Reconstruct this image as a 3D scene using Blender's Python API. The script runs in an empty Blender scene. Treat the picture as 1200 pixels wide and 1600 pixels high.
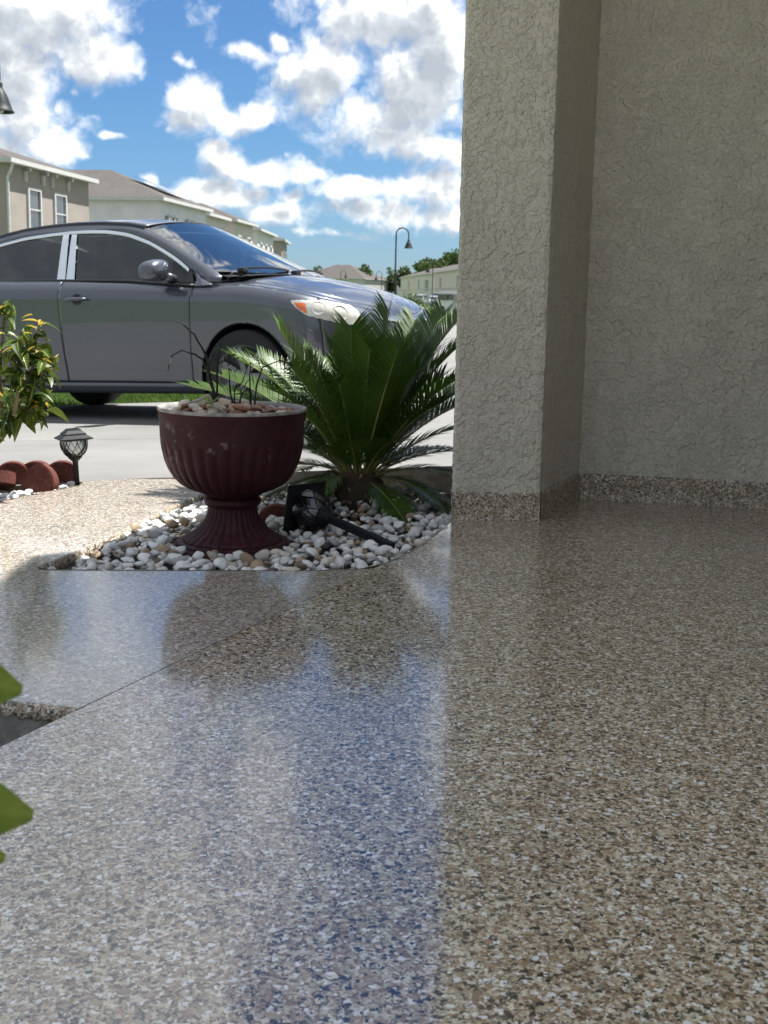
import bpy, bmesh, math, random
from mathutils import Vector, Matrix, noise as mnoise
random.seed(7)
S = bpy.context.scene
COL = S.collection
R = math.radians

# ---------------------------------------------------------------- camera
PITCH, ROLL, CAMH = R(10.06), 0.019, 0.78
f_ = Vector((0, math.cos(PITCH), -math.sin(PITCH)))
u0 = Vector((0, math.sin(PITCH), math.cos(PITCH))); r0 = Vector((1, 0, 0))
r_ = r0*math.cos(ROLL) + u0*math.sin(ROLL); u_ = u0*math.cos(ROLL) - r0*math.sin(ROLL)
cd = bpy.data.cameras.new('camera'); cam = bpy.data.objects.new('camera', cd); COL.objects.link(cam)
cam.matrix_world = Matrix(((r_.x, u_.x, -f_.x, 0), (r_.y, u_.y, -f_.y, 0), (r_.z, u_.z, -f_.z, CAMH), (0, 0, 0, 1)))
cd.sensor_fit = 'VERTICAL'; cd.sensor_height = 36.0; cd.lens = 36.0*1900/1600
cd.clip_start = 0.05; cd.clip_end = 3000
cd.dof.use_dof = True; cd.dof.focus_distance = 2.8; cd.dof.aperture_fstop = 13.0
S.camera = cam

# ---------------------------------------------------------------- world, sun, exposure
SUN_EL = R(66); SUN_H = Vector((0.85, 0.53, 0)).normalized()
to_sun = Vector((SUN_H.x*math.cos(SUN_EL), SUN_H.y*math.cos(SUN_EL), math.sin(SUN_EL)))
sl = bpy.data.lights.new('sun', 'SUN'); sl.energy = 2.0; sl.angle = R(0.55); sl.color = (1.0, 0.975, 0.935)
so = bpy.data.objects.new('sun', sl); COL.objects.link(so)
so.rotation_euler = to_sun.to_track_quat('Z', 'Y').to_euler(); so.location = (20, -10, 60)
S.view_settings.view_transform = 'Standard'; S.view_settings.look = 'None'
S.view_settings.exposure = 2.5; S.view_settings.gamma = 1.0; S.view_settings.use_curve_mapping = False

W = bpy.data.worlds.new("World"); S.world = W; W.use_nodes = True
wt = W.node_tree; wt.nodes.clear()
SKY_STRENGTH = 0.115

class NT:
    """thin helper to write node trees as expressions"""
    def __init__(s, tree): s.t = tree
    def n(s, typ, ins=None, out=0, **props):
        nd = s.t.nodes.new(typ)
        for k, v in props.items(): setattr(nd, k, v)
        if ins:
            for k, v in ins.items():
                sock = nd.inputs[k]
                if isinstance(v, bpy.types.NodeSocket): s.t.links.new(v, sock)
                else: sock.default_value = v
        return nd.outputs[out] if out is not None else nd
    def m(s, op, a, b=None, c=None, clamp=False):
        ins = {0: a}
        if b is not None: ins[1] = b
        if c is not None: ins[2] = c
        return s.n('ShaderNodeMath', ins, operation=op, use_clamp=clamp)
    def v(s, op, a, b=None, c=None, out=0):
        ins = {0: a}
        if b is not None: ins[1] = b
        if c is not None: ins[2] = c
        return s.n('ShaderNodeVectorMath', ins, out=out, operation=op)
    def mr(s, x, a, b, c=0.0, d=1.0, smooth=True):
        return s.n('ShaderNodeMapRange', {0: x, 1: a, 2: b, 3: c, 4: d}, interpolation_type='SMOOTHSTEP' if smooth else 'LINEAR')
    def mix(s, f, a, b, blend='MIX'):
        nd = s.t.nodes.new('ShaderNodeMix'); nd.data_type = 'RGBA'; nd.blend_type = blend
        for i, x in ((0, f), (6, a), (7, b)):
            if isinstance(x, bpy.types.NodeSocket): s.t.links.new(x, nd.inputs[i])
            elif i == 0: nd.inputs[0].default_value = x
            else: nd.inputs[i].default_value = (*x[:3], 1)
        return nd.outputs[2]
    def noise(s, vec, scale, detail=4, rough=0.55, dist=0.0, out=0, lac=2.0):
        return s.n('ShaderNodeTexNoise', {'Vector': vec, 'Scale': scale, 'Detail': detail, 'Roughness': rough, 'Distortion': dist, 'Lacunarity': lac}, out=out)
    def ramp(s, fac, stops, interp='LINEAR'):
        nd = s.t.nodes.new('ShaderNodeValToRGB'); s.t.links.new(fac, nd.inputs[0])
        cr = nd.color_ramp; cr.interpolation = interp
        while len(cr.elements) < len(stops): cr.elements.new(0.5)
        for e, (p, c) in zip(cr.elements, stops):
            e.position = p; e.color = (*c[:3], 1) if len(c) < 4 else c
        return nd.outputs[0]

# cumulus clouds as (azimuth, elevation, half width, half height, weight), degrees
CLOUDS = [(-15.47,11.32,3.02,1.51,1),(-13.09,9.81,1.96,.84,1),(-16.77,11.72,3.62,1.81,1),(-16.6,9.08,1.81,1.66,1),(-16.13,7.15,1.66,1.51,1),(-15.23,6.0,1.21,.75,.9),(-17.25,5.77,1.81,1.21,1),(-13.86,11.68,2.11,1.21,1),
 (-8.95,8.16,1.27,.97,.9),(-9.38,7.47,1.36,.54,.9),(-7.68,7.67,1.51,.6,.9),(-6.05,8.05,1.09,.51,.9),(-6.39,10.31,1.15,.45,.45),(-5.2,10.93,.54,.42,.5),(-8.99,9.89,.66,.36,.4),(-14.16,8.45,.36,.36,.4),(-12.47,6.72,.72,.21,.4),
 (.43,12.27,3.92,1.81,1),(2.2,10.46,2.41,2.71,1),(-2.68,10.11,1.36,1.15,1),(-3.24,9.03,1.51,1.21,1),(-1.5,7.85,1.81,1.45,1),(.8,8.84,2.41,2.56,1),(.26,6.79,2.41,.97,1),(2.3,6.54,1.51,.78,1),(-3.83,9.95,1.21,.84,.9),
 (-7.26,5.96,1.21,.72,.9),(-5.24,5.58,1.75,.6,.9),(-3.73,5.39,1.09,.48,.9),(-7.69,6.39,.72,.48,.9),(-6.98,4.38,1.81,.72,.9),(-5.38,3.49,1.81,.6,.9),(-1.45,4.71,2.11,.72,.9),(.89,4.7,2.41,.75,.9),(2.35,4.95,1.21,1.09,.9),(-4.16,4.32,.54,.42,.8),
 (-.26,3.6,3.92,.66,.8),(2.67,3.74,1.81,.84,.8),(-2.59,2.59,2.11,.3,.5),(-8.12,4.77,.84,.48,.8),(-10.68,4.91,.39,.36,.6),(-9.33,4.4,.48,.33,.7),
 (-14.5,25,8.0,9,1),(7.2,18,3.6,6,1),(-24,10,6,4,1),(10,7,4,2.5,1)]

def cloud_group():
    g = bpy.data.node_groups.new('cloud_field', 'ShaderNodeTree')
    g.interface.new_socket('P', in_out='INPUT', socket_type='NodeSocketVector')
    g.interface.new_socket('F', in_out='OUTPUT', socket_type='NodeSocketFloat')
    t = NT(g); gi = g.nodes.new('NodeGroupInput'); go = g.nodes.new('NodeGroupOutput')
    cur = None
    for az, el, rx, ry, w in CLOUDS:
        q = t.v('MULTIPLY_ADD', gi.outputs[0], (1/rx, 1/ry, 0), (-az/rx, -el/ry, 0))
        fi = t.m('SUBTRACT', w, t.v('LENGTH', q, out=1))
        cur = fi if cur is None else t.m('SMOOTH_MAX', cur, fi, 0.25)
    g.links.new(cur, go.inputs[0])
    return g
def build_world():
    t = NT(wt)
    d = t.v('NORMALIZE', t.n('ShaderNodeTexCoord', out=0))
    sep = t.n('ShaderNodeSeparateXYZ', {0: d}, out=None)
    az = t.m('MULTIPLY', t.m('ARCTAN2', sep.outputs[0], sep.outputs[1]), 57.2958)
    el = t.m('MULTIPLY', t.m('ARCSINE', sep.outputs[2]), 57.2958)
    P = t.n('ShaderNodeCombineXYZ', {0: az, 1: el, 2: 0.0})
    g = cloud_group()
    def blob(vec):
        nd = wt.nodes.new('ShaderNodeGroup'); nd.node_tree = g; wt.links.new(vec, nd.inputs[0]); return nd.outputs[0]
    # warp so that the outlines are ragged
    wv = t.noise(d, 16, 3, 0.6, out=1)
    wv = t.v('MULTIPLY', t.v('SUBTRACT', wv, (0.5, 0.5, 0.5)), (2.4, 1.7, 0))
    Pw = t.v('ADD', P, wv)
    fb = t.m('ADD', blob(Pw), 0.64)
    fup = t.m('ADD', blob(t.v('ADD', Pw, (0.45, 0.95, 0))), 0.50)
    # the rest of the sky: scattered cumulus everywhere else
    zs = t.v('MULTIPLY', d, (1, 1, 1.7))
    gen = t.m('MULTIPLY', t.m('SUBTRACT', t.noise(zs, 2.3, 3, 0.5), 0.31), 5.5)
    far = t.m('MAXIMUM', t.mr(t.m('ABSOLUTE', t.m('ADD', az, 6.0)), 15, 30), t.mr(el, 26, 42))
    gen = t.m('SUBTRACT', t.m('MULTIPLY', t.m('ADD', gen, 1.6), far), 1.6)
    fb = t.m('MAXIMUM', fb, gen); fup = t.m('MAXIMUM', fup, gen)
    def billow(vec):
        n1 = t.noise(vec, 15, 9, 0.58)
        v1 = t.n('ShaderNodeTexVoronoi', {'Vector': vec, 'Scale': 40.0, 'Detail': 2.0, 'Roughness': 0.6}, feature='F1', out=0)
        return t.m('ADD', t.m('MULTIPLY', t.m('SUBTRACT', n1, 0.5), 2.6), t.m('MULTIPLY', t.m('SUBTRACT', 0.42, v1), 0.65))
    dw = t.v('ADD', d, t.v('MULTIPLY', t.v('SUBTRACT', t.noise(d, 60, 4, 0.6, out=1), (.5, .5, .5)), (.018, .018, .018)))
    b0 = billow(dw)
    b1 = billow(t.v('ADD', dw, (0.005, 0.0, 0.010)))
    dens = t.m('ADD', fb, b0)
    alpha = t.mr(dens, -0.25, 0.85)
    alpha = t.m('MULTIPLY', alpha, t.mr(el, -1, 3.2, 0.3, 1.0))
    relief = t.m('SUBTRACT', b0, b1)                     # > 0 where the side towards the sun is open
    thick = t.mr(t.m('ADD', t.m('MULTIPLY', fup, 0.8), t.m('MULTIPLY', b1, 0.6)), -0.15, 1.05)
    lit = t.m('ADD', t.m('SUBTRACT', 0.97, t.m('MULTIPLY', thick, 0.95)), t.m('MULTIPLY', relief, 0.30), clamp=True)
    ccol = t.ramp(lit, [(0.0, (0.36, 0.395, 0.445)), (0.4, (0.52, 0.55, 0.585)), (0.75, (0.80, 0.815, 0.825)), (1.0, (1.0, 0.99, 0.97))])
    ccol = t.v('SCALE', ccol); wt.nodes[-1].inputs[3].default_value = CLOUD_GAIN
    sky = t.n('ShaderNodeTexSky', sky_type='NISHITA', sun_disc=False, sun_elevation=SUN_EL,
              sun_rotation=math.atan2(SUN_H.x, SUN_H.y), air_density=1.0, dust_density=0.15, ozone_density=2.2)
    sky = t.mix(1.0, sky, (0.084, 0.128, 0.176), 'MULTIPLY')
    sky = t.mix(t.mr(el, 0.0, 9.0), t.mix(1.0, sky, (0.98, 0.92, 1.0), 'MULTIPLY'), sky)
    col = t.mix(alpha, sky, ccol)
    bg = t.n('ShaderNodeBackground', {0: col, 1: SKY_STRENGTH})
    t.n('ShaderNodeOutputWorld', {0: bg}, out=None)
CLOUD_GAIN = 2.3
build_world()
W.cycles.sampling_method = 'MANUAL'; W.cycles.sample_map_resolution = 256
S.cycles.max_bounces = 8; S.cycles.diffuse_bounces = 3; S.cycles.glossy_bounces = 4; S.cycles.transparent_max_bounces = 12
S.cycles.caustics_reflective = False; S.cycles.caustics_refractive = False
S.cycles.sample_clamp_indirect = 8.0

# ---------------------------------------------------------------- helpers
class MB:
    def __init__(s): s.v = []; s.f = []; s.m = []
    def add(s, vs, fs, mat=0):
        o = len(s.v); s.v += [tuple(v) for v in vs]; s.f += [tuple(i+o for i in f) for f in fs]; s.m += [mat]*len(fs); return s
    def box(s, c, d, rot=None, mat=0, bev=0.0):
        hx, hy, hz = d[0]/2, d[1]/2, d[2]/2
        if bev > 0:
            bm = bmesh.new(); bmesh.ops.create_cube(bm, size=1.0)
            for v in bm.verts: v.co = Vector((v.co.x*d[0], v.co.y*d[1], v.co.z*d[2]))
            bmesh.ops.bevel(bm, geom=list(bm.edges), offset=bev, segments=2, affect='EDGES', profile=0.6)
            vs = [v.co.copy() for v in bm.verts]; bm.verts.index_update(); fs = [[v.index for v in f.verts] for f in bm.faces]; bm.free()
        else:
            vs = [Vector((x*hx, y*hy, z*hz)) for x in (-1, 1) for y in (-1, 1) for z in (-1, 1)]
            fs = [(0,1,3,2),(4,6,7,5),(0,4,5,1),(2,3,7,6),(0,2,6,4),(1,5,7,3)]
        if rot is not None: vs = [rot @ v for v in vs]
        c = Vector(c); return s.add([v+c for v in vs], fs, mat)
    def tube(s, pts, rad, seg=8, mat=0, cap=True):
        pts = [Vector(p) for p in pts]; n = len(pts)
        rad = [rad]*n if not hasattr(rad, '__len__') else rad
        t0 = (pts[1]-pts[0]).normalized(); a = t0.orthogonal().normalized(); rings = []
        for i, p in enumerate(pts):
            t = (pts[min(i+1, n-1)]-pts[max(i-1, 0)]).normalized()
            a = (a - t*a.dot(t)).normalized(); b = t.cross(a)
            rings.append([p + (a*math.cos(2*math.pi*k/seg) + b*math.sin(2*math.pi*k/seg))*rad[i] for k in range(seg)])
        vs = [v for r in rings for v in r]; fs = []
        for i in range(n-1):
            for k in range(seg):
                k2 = (k+1) % seg; fs.append((i*seg+k, i*seg+k2, (i+1)*seg+k2, (i+1)*seg+k))
        if cap: fs.append(tuple(range(seg))[::-1]); fs.append(tuple((n-1)*seg+k for k in range(seg)))
        return s.add(vs, fs, mat)
    def lathe(s, prof, seg=32, mat=0, c=(0,0,0), rfun=None):
        vs = []; n = len(prof)
        for i, (r, z) in enumerate(prof):
            for k in range(seg):
                a = 2*math.pi*k/seg; rr = r if rfun is None else rfun(i, r, z, a)
                vs.append((c[0]+rr*math.cos(a), c[1]+rr*math.sin(a), c[2]+z))
        fs = [(i*seg+k, i*seg+(k+1) % seg, (i+1)*seg+(k+1) % seg, (i+1)*seg+k) for i in range(n-1) for k in range(seg)]
        return s.add(vs, fs, mat)
    def grid(s, fn, nu, nv, mat=0, keep=None):
        vs = [fn(i/(nu-1), j/(nv-1)) for i in range(nu) for j in range(nv)]
        fs = [(i*nv+j, (i+1)*nv+j, (i+1)*nv+j+1, i*nv+j+1) for i in range(nu-1) for j in range(nv-1)]
        return s.add(vs, fs, mat)
    def prism(s, poly, z0, z1, mat=0, top=True, bottom=True):
        n = len(poly); vs = [(x, y, z0) for x, y in poly] + [(x, y, z1) for x, y in poly]
        a = sum(poly[i][0]*poly[(i+1) % n][1]-poly[(i+1) % n][0]*poly[i][1] for i in range(n))
        fs = []
        for i in range(n):
            j = (i+1) % n; f = (i, j, n+j, n+i); fs.append(f if a > 0 else f[::-1])
        if top: fs.append(tuple(range(n, 2*n)) if a > 0 else tuple(range(n, 2*n))[::-1])
        if bottom: fs.append(tuple(range(n))[::-1] if a > 0 else tuple(range(n)))
        return s.add(vs, fs, mat)
    def mesh(s, name, mats, smooth=False):
        me = bpy.data.meshes.new(name); me.from_pydata(s.v, [], s.f)
        for m in (mats if isinstance(mats, (list, tuple)) else [mats]): me.materials.append(m)
        me.polygons.foreach_set('material_index', s.m)
        if smooth: me.polygons.foreach_set('use_smooth', [True]*len(s.f))
        me.update(); return me
    def build(s, name, mats, parent=None, smooth=False, kind=None, loc=None):
        return link(name, s.mesh(name, mats, smooth), parent, kind, loc)
def link(name, me, parent=None, kind=None, loc=None, rot=None):
    o = bpy.data.objects.new(name, me); COL.objects.link(o)
    if parent: o.parent = parent
    if kind: o['kind'] = kind
    if loc is not None: o.location = loc
    if rot is not None: o.rotation_euler = rot
    return o
def tag(o, label, cat, group=None):
    o['label'] = label; o['category'] = cat
    if group: o['group'] = group
    return o
def thing(name, label, cat, loc=(0,0,0), group=None, mat=None):
    o = bpy.data.objects.new(name, None); COL.objects.link(o); o.empty_display_size = 0.1
    if mat is not None: o.matrix_world = mat
    else: o.location = loc
    return tag(o, label, cat, group)
def autosmooth(o, ang=35):
    me = o.data; me.polygons.foreach_set('use_smooth', [True]*len(me.polygons))
    try: me.set_sharp_from_angle(angle=R(ang))
    except Exception: pass
    return o

# ---------------------------------------------------------------- materials
def material(name, build):
    m = bpy.data.materials.new(name); m.use_nodes = True; nt = m.node_tree; nt.nodes.clear()
    t = NT(nt); out = nt.nodes.new('ShaderNodeOutputMaterial'); sh = build(t)
    nt.links.new(sh, out.inputs[0]); return m
def bsdf(t, **k):
    names = dict(col='Base Color', rough='Roughness', metal='Metallic', nrm='Normal', spec='Specular IOR Level', coat='Coat Weight', crough='Coat Roughness', cior='Coat IOR', cnrm='Coat Normal', trans='Transmission Weight', ior='IOR', emis='Emission Color', estr='Emission Strength', sss='Subsurface Weight', alpha='Alpha', sheen='Sheen Weight')
    ins = {}
    for a, b in k.items():
        if a in ('col', 'emis') and not isinstance(b, bpy.types.NodeSocket): b = (*b[:3], 1)
        ins[names[a]] = b
    return t.n('ShaderNodeBsdfPrincipled', ins)
def oc(t): return t.n('ShaderNodeTexCoord', out=3)
def bump(t, h, strength=0.3, dist=0.01, nrm=None):
    ins = {'Height': h, 'Strength': strength, 'Distance': dist}
    if nrm is not None: ins['Normal'] = nrm
    return t.n('ShaderNodeBump', ins)
def plain(name, col, rough=0.6, metal=0.0, var=0.12, scale=8.0, coat=0.0, bmp=0.0, bscale=60.0, spec=0.5):
    def b(t):
        P = oc(t); n = t.noise(P, scale, 5, 0.6)
        c = t.mix(t.mr(n, 0.3, 0.7, 0, 1), [x*(1-var) for x in col], [min(1, x*(1+var)) for x in col])
        k = dict(col=c, rough=t.m('ADD', rough-0.06, t.m('MULTIPLY', n, 0.12)), metal=metal, spec=spec)
        if coat: k.update(coat=coat, crough=0.06)
        if bmp: k['nrm'] = bump(t, t.noise(P, bscale, 4, 0.6), bmp, 0.004)
        return bsdf(t, **k)
    return material(name, b)

FLAKES = [(0.0, (0.4, 0.295, 0.175)), (0.15, (0.6, 0.52, 0.37)), (0.3, (0.235, 0.15, 0.085)), (0.44, (0.72, 0.64, 0.5)), (0.54, (0.085, 0.05, 0.032)), (0.64, (0.44, 0.375, 0.265)), (0.75, (0.33, 0.195, 0.11)), (0.82, (0.86, 0.84, 0.8)), (0.885, (0.2, 0.19, 0.165)), (0.905, (0.008, 0.007, 0.007))]
def flake_colour(t, P, s1=155.0, s2=250.0, s3=112.0):
    w = t.v('MULTIPLY', t.v('SUBTRACT', t.noise(P, 120, 2, 0.6, out=1), (.5, .5, .5)), (.011, .011, .011))
    Pw = t.v('ADD', P, w)
    va = t.n('ShaderNodeTexVoronoi', {'Vector': Pw, 'Scale': s1, 'Randomness': 1.0}, out=None, distance='MINKOWSKI')
    va.inputs['Exponent'].default_value = 0.8
    vb = t.n('ShaderNodeTexVoronoi', {'Vector': t.v('ADD', Pw, (3.1, 7.7, 1.3)), 'Scale': s2}, out=None, distance='CHEBYCHEV')
    vc = t.n('ShaderNodeTexVoronoi', {'Vector': t.v('ADD', Pw, (1.7, 2.9, 6.3)), 'Scale': s3}, out=None, distance='CHEBYCHEV')
    sa = t.n('ShaderNodeSeparateColor', {0: va.outputs[1]}, out=None); sb = t.n('ShaderNodeSeparateColor', {0: vb.outputs[1]}, out=None); sc = t.n('ShaderNodeSeparateColor', {0: vc.outputs[1]}, out=None)
    ca = t.ramp(sa.outputs[0], FLAKES, 'CONSTANT'); cb = t.ramp(sb.outputs[0], FLAKES, 'CONSTANT')
    c = t.mix(t.m('GREATER_THAN', sb.outputs[1], 0.62), ca, cb)
    vv = t.m('ADD', 0.84, t.m('MULTIPLY', sa.outputs[2], 0.32))
    c = t.v('SCALE', c); t.t.nodes[-1].inputs[3].default_value = 1; t.t.links.new(vv, t.t.nodes[-1].inputs[3])
    dens = t.m('ADD', t.m('MULTIPLY', t.noise(P, 4.0, 3, .6), .10), .015)          # loose drifts of dark and pale chips
    core = t.m('LESS_THAN', vc.outputs[0], 0.46)
    c = t.mix(t.m('MULTIPLY', core, t.m('LESS_THAN', sc.outputs[0], dens)), c, (.010, .008, .008))
    c = t.mix(t.m('MULTIPLY', core, t.m('GREATER_THAN', sc.outputs[0], 0.962)), c, (.85, .84, .81))
    hgt = t.m('ADD', t.m('MULTIPLY', sa.outputs[1], 0.5), t.m('MULTIPLY', sb.outputs[2], 0.5))
    return c, hgt
def m_flake_floor(t, sky_sheen=0.0):
    P = oc(t); c, h = flake_colour(t, P)
    if sky_sheen: c = t.mix(sky_sheen, c, (.44, .44, .44))  # flakes mixed towards grey, painting in the walkway's sheen of reflected sky
    dirt = t.mr(t.noise(P, 1.7, 5, 0.6), 0.45, 0.75, 1.0, 0.86)
    c2 = t.v('SCALE', c); t.t.links.new(dirt, t.t.nodes[-1].inputs[3])
    n1 = bump(t, h, 0.10, 0.0015)
    big = t.noise(P, 42, 2, 0.5); mid = t.noise(P, 150, 2, 0.6); vlow = t.noise(P, 3.0, 2, 0.5)
    hh = t.m('ADD', t.m('ADD', t.m('MULTIPLY', big, 0.00008), t.m('MULTIPLY', mid, 0.00016)), t.m('ADD', t.m('MULTIPLY', h, 0.00005), t.m('MULTIPLY', vlow, 0.0009)))
    n2 = bump(t, hh, 1.0, 1.0)
    ro = t.mr(t.noise(P, 2.2, 4, 0.6), 0.35, 0.7, 0.014, 0.036)
    return bsdf(t, col=c2, rough=0.5, spec=0.3, nrm=n1, coat=1.0, crough=ro, cior=COAT_IOR, cnrm=n2)
COAT_IOR = 2.25
def m_flake_base(t):
    P = oc(t); c, h = flake_colour(t, P, 170.0, 260.0, 130.0)
    n = bump(t, t.m('ADD', h, t.noise(P, 160, 3, 0.6)), 0.9, 0.004)
    return bsdf(t, col=t.mix(0.12, c, (.6, .52, .42)), rough=0.35, nrm=n, coat=0.35, crough=0.2)
def m_stucco(t):
    P = oc(t)
    Pd = t.v('ADD', P, t.v('MULTIPLY', t.v('SUBTRACT', t.noise(P, 60, 2, 0.6, out=1), (.5, .5, .5)), (.012, .012, .012)))
    def plate(off, sc, lo, hi):
        return t.mr(t.noise(t.v('ADD', Pd, off), sc, 3, 0.55), lo, hi)
    p1 = plate((0, 0, 0), 27, 0.44, 0.55); p2 = plate((5.3, 1.7, 9.1), 46, 0.45, 0.56); p3 = plate((2.1, 8.2, 4.4), 100, 0.47, 0.58)
    msk = t.mr(t.noise(P, 11, 2, 0.5), 0.36, 0.56)
    h = t.m('ADD', t.m('MULTIPLY', p1, 0.55), t.m('ADD', t.m('MULTIPLY', p2, 0.45), t.m('MULTIPLY', t.m('MULTIPLY', p3, msk), 0.25)))
    h = t.m('ADD', h, t.m('MULTIPLY', t.noise(P, 320, 2, 0.6), 0.05))
    nm = bump(t, h, 1.0, 0.0062)
    st = t.mr(t.noise(t.v('MULTIPLY', P, (1, 1, .35)), 2.5, 5, 0.6), 0.35, 0.75)
    drt = t.mr(t.noise(t.v('MULTIPLY', P, (3, 3, 1)), 6, 6, 0.7), 0.62, 0.78, 0.0, 0.35)
    c = t.mix(st, (.65, .61, .515), (.585, .545, .455)); c = t.mix(drt, c, (.33, .30, .23))
    return bsdf(t, col=c, rough=0.75, spec=0.2, nrm=nm)
def m_concrete(t):
    P = oc(t); a = t.noise(P, 0.9, 6, 0.62); b = t.noise(t.v('MULTIPLY', P, (1, 3.5, 1)), 6, 5, 0.65); g = t.noise(P, 180, 3, 0.6)
    c = t.mix(t.mr(a, .3, .7), (.16, .158, .152), (.205, .203, .194)); c = t.mix(t.mr(b, .58, .75, 0, .35), c, (.30, .29, .26))
    c = t.mix(t.mr(g, .6, .75, 0, .3), c, (.30, .29, .27))
    return bsdf(t, col=c, rough=0.85, spec=.25, nrm=bump(t, g, .25, .004))
def m_raw_concrete(t):
    P = oc(t); g = t.noise(P, 90, 5, 0.7); a = t.noise(P, 14, 4, .6)
    c = t.mix(t.mr(a, .35, .7), (.22, .205, .18), (.40, .38, .34)); c = t.mix(t.mr(g, .55, .7, 0, .5), c, (.08, .075, .07))
    return bsdf(t, col=c, rough=0.9, nrm=bump(t, g, .8, .006))
def m_soil(t):
    P = oc(t); a = t.noise(P, 60, 6, .7)
    return bsdf(t, col=t.mix(a, (.025, .019, .014), (.10, .08, .06)), rough=.95, nrm=bump(t, a, 1, .01))
def m_lawn(t):
    P = oc(t); a = t.noise(P, 0.5, 5, .6); b = t.noise(P, 25, 4, .7)
    return bsdf(t, col=t.mix(t.mr(a, .3, .7), t.mix(b, (.03, .07, .012), (.07, .13, .025)), t.mix(b, (.05, .085, .02), (.10, .14, .04))), rough=.9)
def m_asphalt(t):
    P = oc(t); b = t.noise(P, 120, 3, .7)
    return bsdf(t, col=t.mix(b, (.04, .04, .042), (.075, .075, .075)), rough=.9)
M = {}
M['flake'] = material('flake_floor', m_flake_floor); M['flake_walk'] = material('flake_walkway_sky_sheen', lambda t: m_flake_floor(t, .24)); M['flake_base'] = material('flake_baseboard', m_flake_base)
M['stucco'] = material('stucco', m_stucco); M['concrete'] = material('driveway_concrete', m_concrete); M['raw'] = material('raw_concrete_edge', m_raw_concrete)
M['bounce_ground'] = plain('pale_bounce_ground', (.52, .50, .45), .8, bmp=.3); M['soil'] = material('soil', m_soil); M['lawn'] = material('lawn', m_lawn); M['asphalt'] = material('asphalt', m_asphalt)
M['soffit'] = plain('soffit_white', (.62, .61, .57), .7)

# ---------------------------------------------------------------- ground and paving (structure)
MC = Matrix(((0.89788417, -0.43792737, 0.04498481), (0.43875354, 0.89855191, -0.00998971), (-0.03604642, 0.02870685, 0.99893772)))
CARO = Vector((-.60, 9.0, -.095)); NC = MC[2]
def zdrive(x, y): return CARO.z - (NC.x*(x-CARO.x) + NC.y*(y-CARO.y))/NC.z
def subdiv_sheet(poly, zf, step, thick, mats, name, kind='structure', parent=None):
    """polygon cut into a regular mesh, its height from zf, with side walls"""
    bm = bmesh.new(); vs = [bm.verts.new((x, y, 0)) for x, y in poly]; bm.faces.new(vs)
    xs = [p[0] for p in poly]; ys = [p[1] for p in poly]
    for ax, lo, hi in ((0, min(xs), max(xs)), (1, min(ys), max(ys))):
        k = lo + step
        while k < hi:
            no = (1, 0, 0) if ax == 0 else (0, 1, 0); co = (k, 0, 0) if ax == 0 else (0, k, 0)
            bmesh.ops.bisect_plane(bm, geom=bm.verts[:]+bm.edges[:]+bm.faces[:], plane_co=co, plane_no=no); k += step
    bmesh.ops.recalc_face_normals(bm, faces=bm.faces[:])
    if bm.faces[:][0].normal.z < 0: bmesh.ops.reverse_faces(bm, faces=bm.faces[:])
    ext = bmesh.ops.extrude_edge_only(bm, edges=[e for e in bm.edges if e.is_boundary])
    low = {v for v in ext['geom'] if isinstance(v, bmesh.types.BMVert)}
    for f in [g for g in ext['geom'] if isinstance(g, bmesh.types.BMFace)]: f.material_index = 1
    for v in bm.verts: v.co.z = zf(v.co.x, v.co.y) - (thick if v in low else 0)
    bmesh.ops.recalc_face_normals(bm, faces=bm.faces[:])
    me = bpy.data.meshes.new(name); bm.to_mesh(me); bm.free()
    for m in mats: me.materials.append(m)
    return link(name, me, parent, kind)

def terrain_z(x, y):
    # falls gently from the house to the street, then level
    base = zdrive(max(-6, min(4, x)), max(4, min(11.5, y)))
    d = max(0.0, min(1.0, (math.hypot(x+1, y-9)-5)/14))
    return (base-0.07)*(1-d) + (-0.42)*d if y > 4 else -0.20*(1-d) + (-0.42)*d
g = MB(); rr = [0, 1, 2, 3, 4.5, 6, 8, 10, 13, 17, 22, 30, 45, 70, 110, 180, 320, 600, 1200, 2400]; seg = 72; vs = [(0, 4, -0.30)]
for r0_ in rr[1:]:
    for k in range(seg):
        a = 2*math.pi*k/seg; x = -1 + r0_*math.cos(a); y = 6 + r0_*math.sin(a); z = terrain_z(x, y)
        if -3.2 < x < 3.4 and -3.6 < y < 5.6: z = min(z, -0.30)
        vs.append((x, y, z))
fs = [(0, 1+k, 1+(k+1) % seg) for k in range(seg)]
for i in range(len(rr)-2):
    for k in range(seg): fs.append((1+i*seg+k, 1+(i+1)*seg+k, 1+(i+1)*seg+(k+1) % seg, 1+i*seg+(k+1) % seg))
g.add(vs, fs).build('lawn_ground', M['lawn'], kind='structure', smooth=True)

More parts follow.
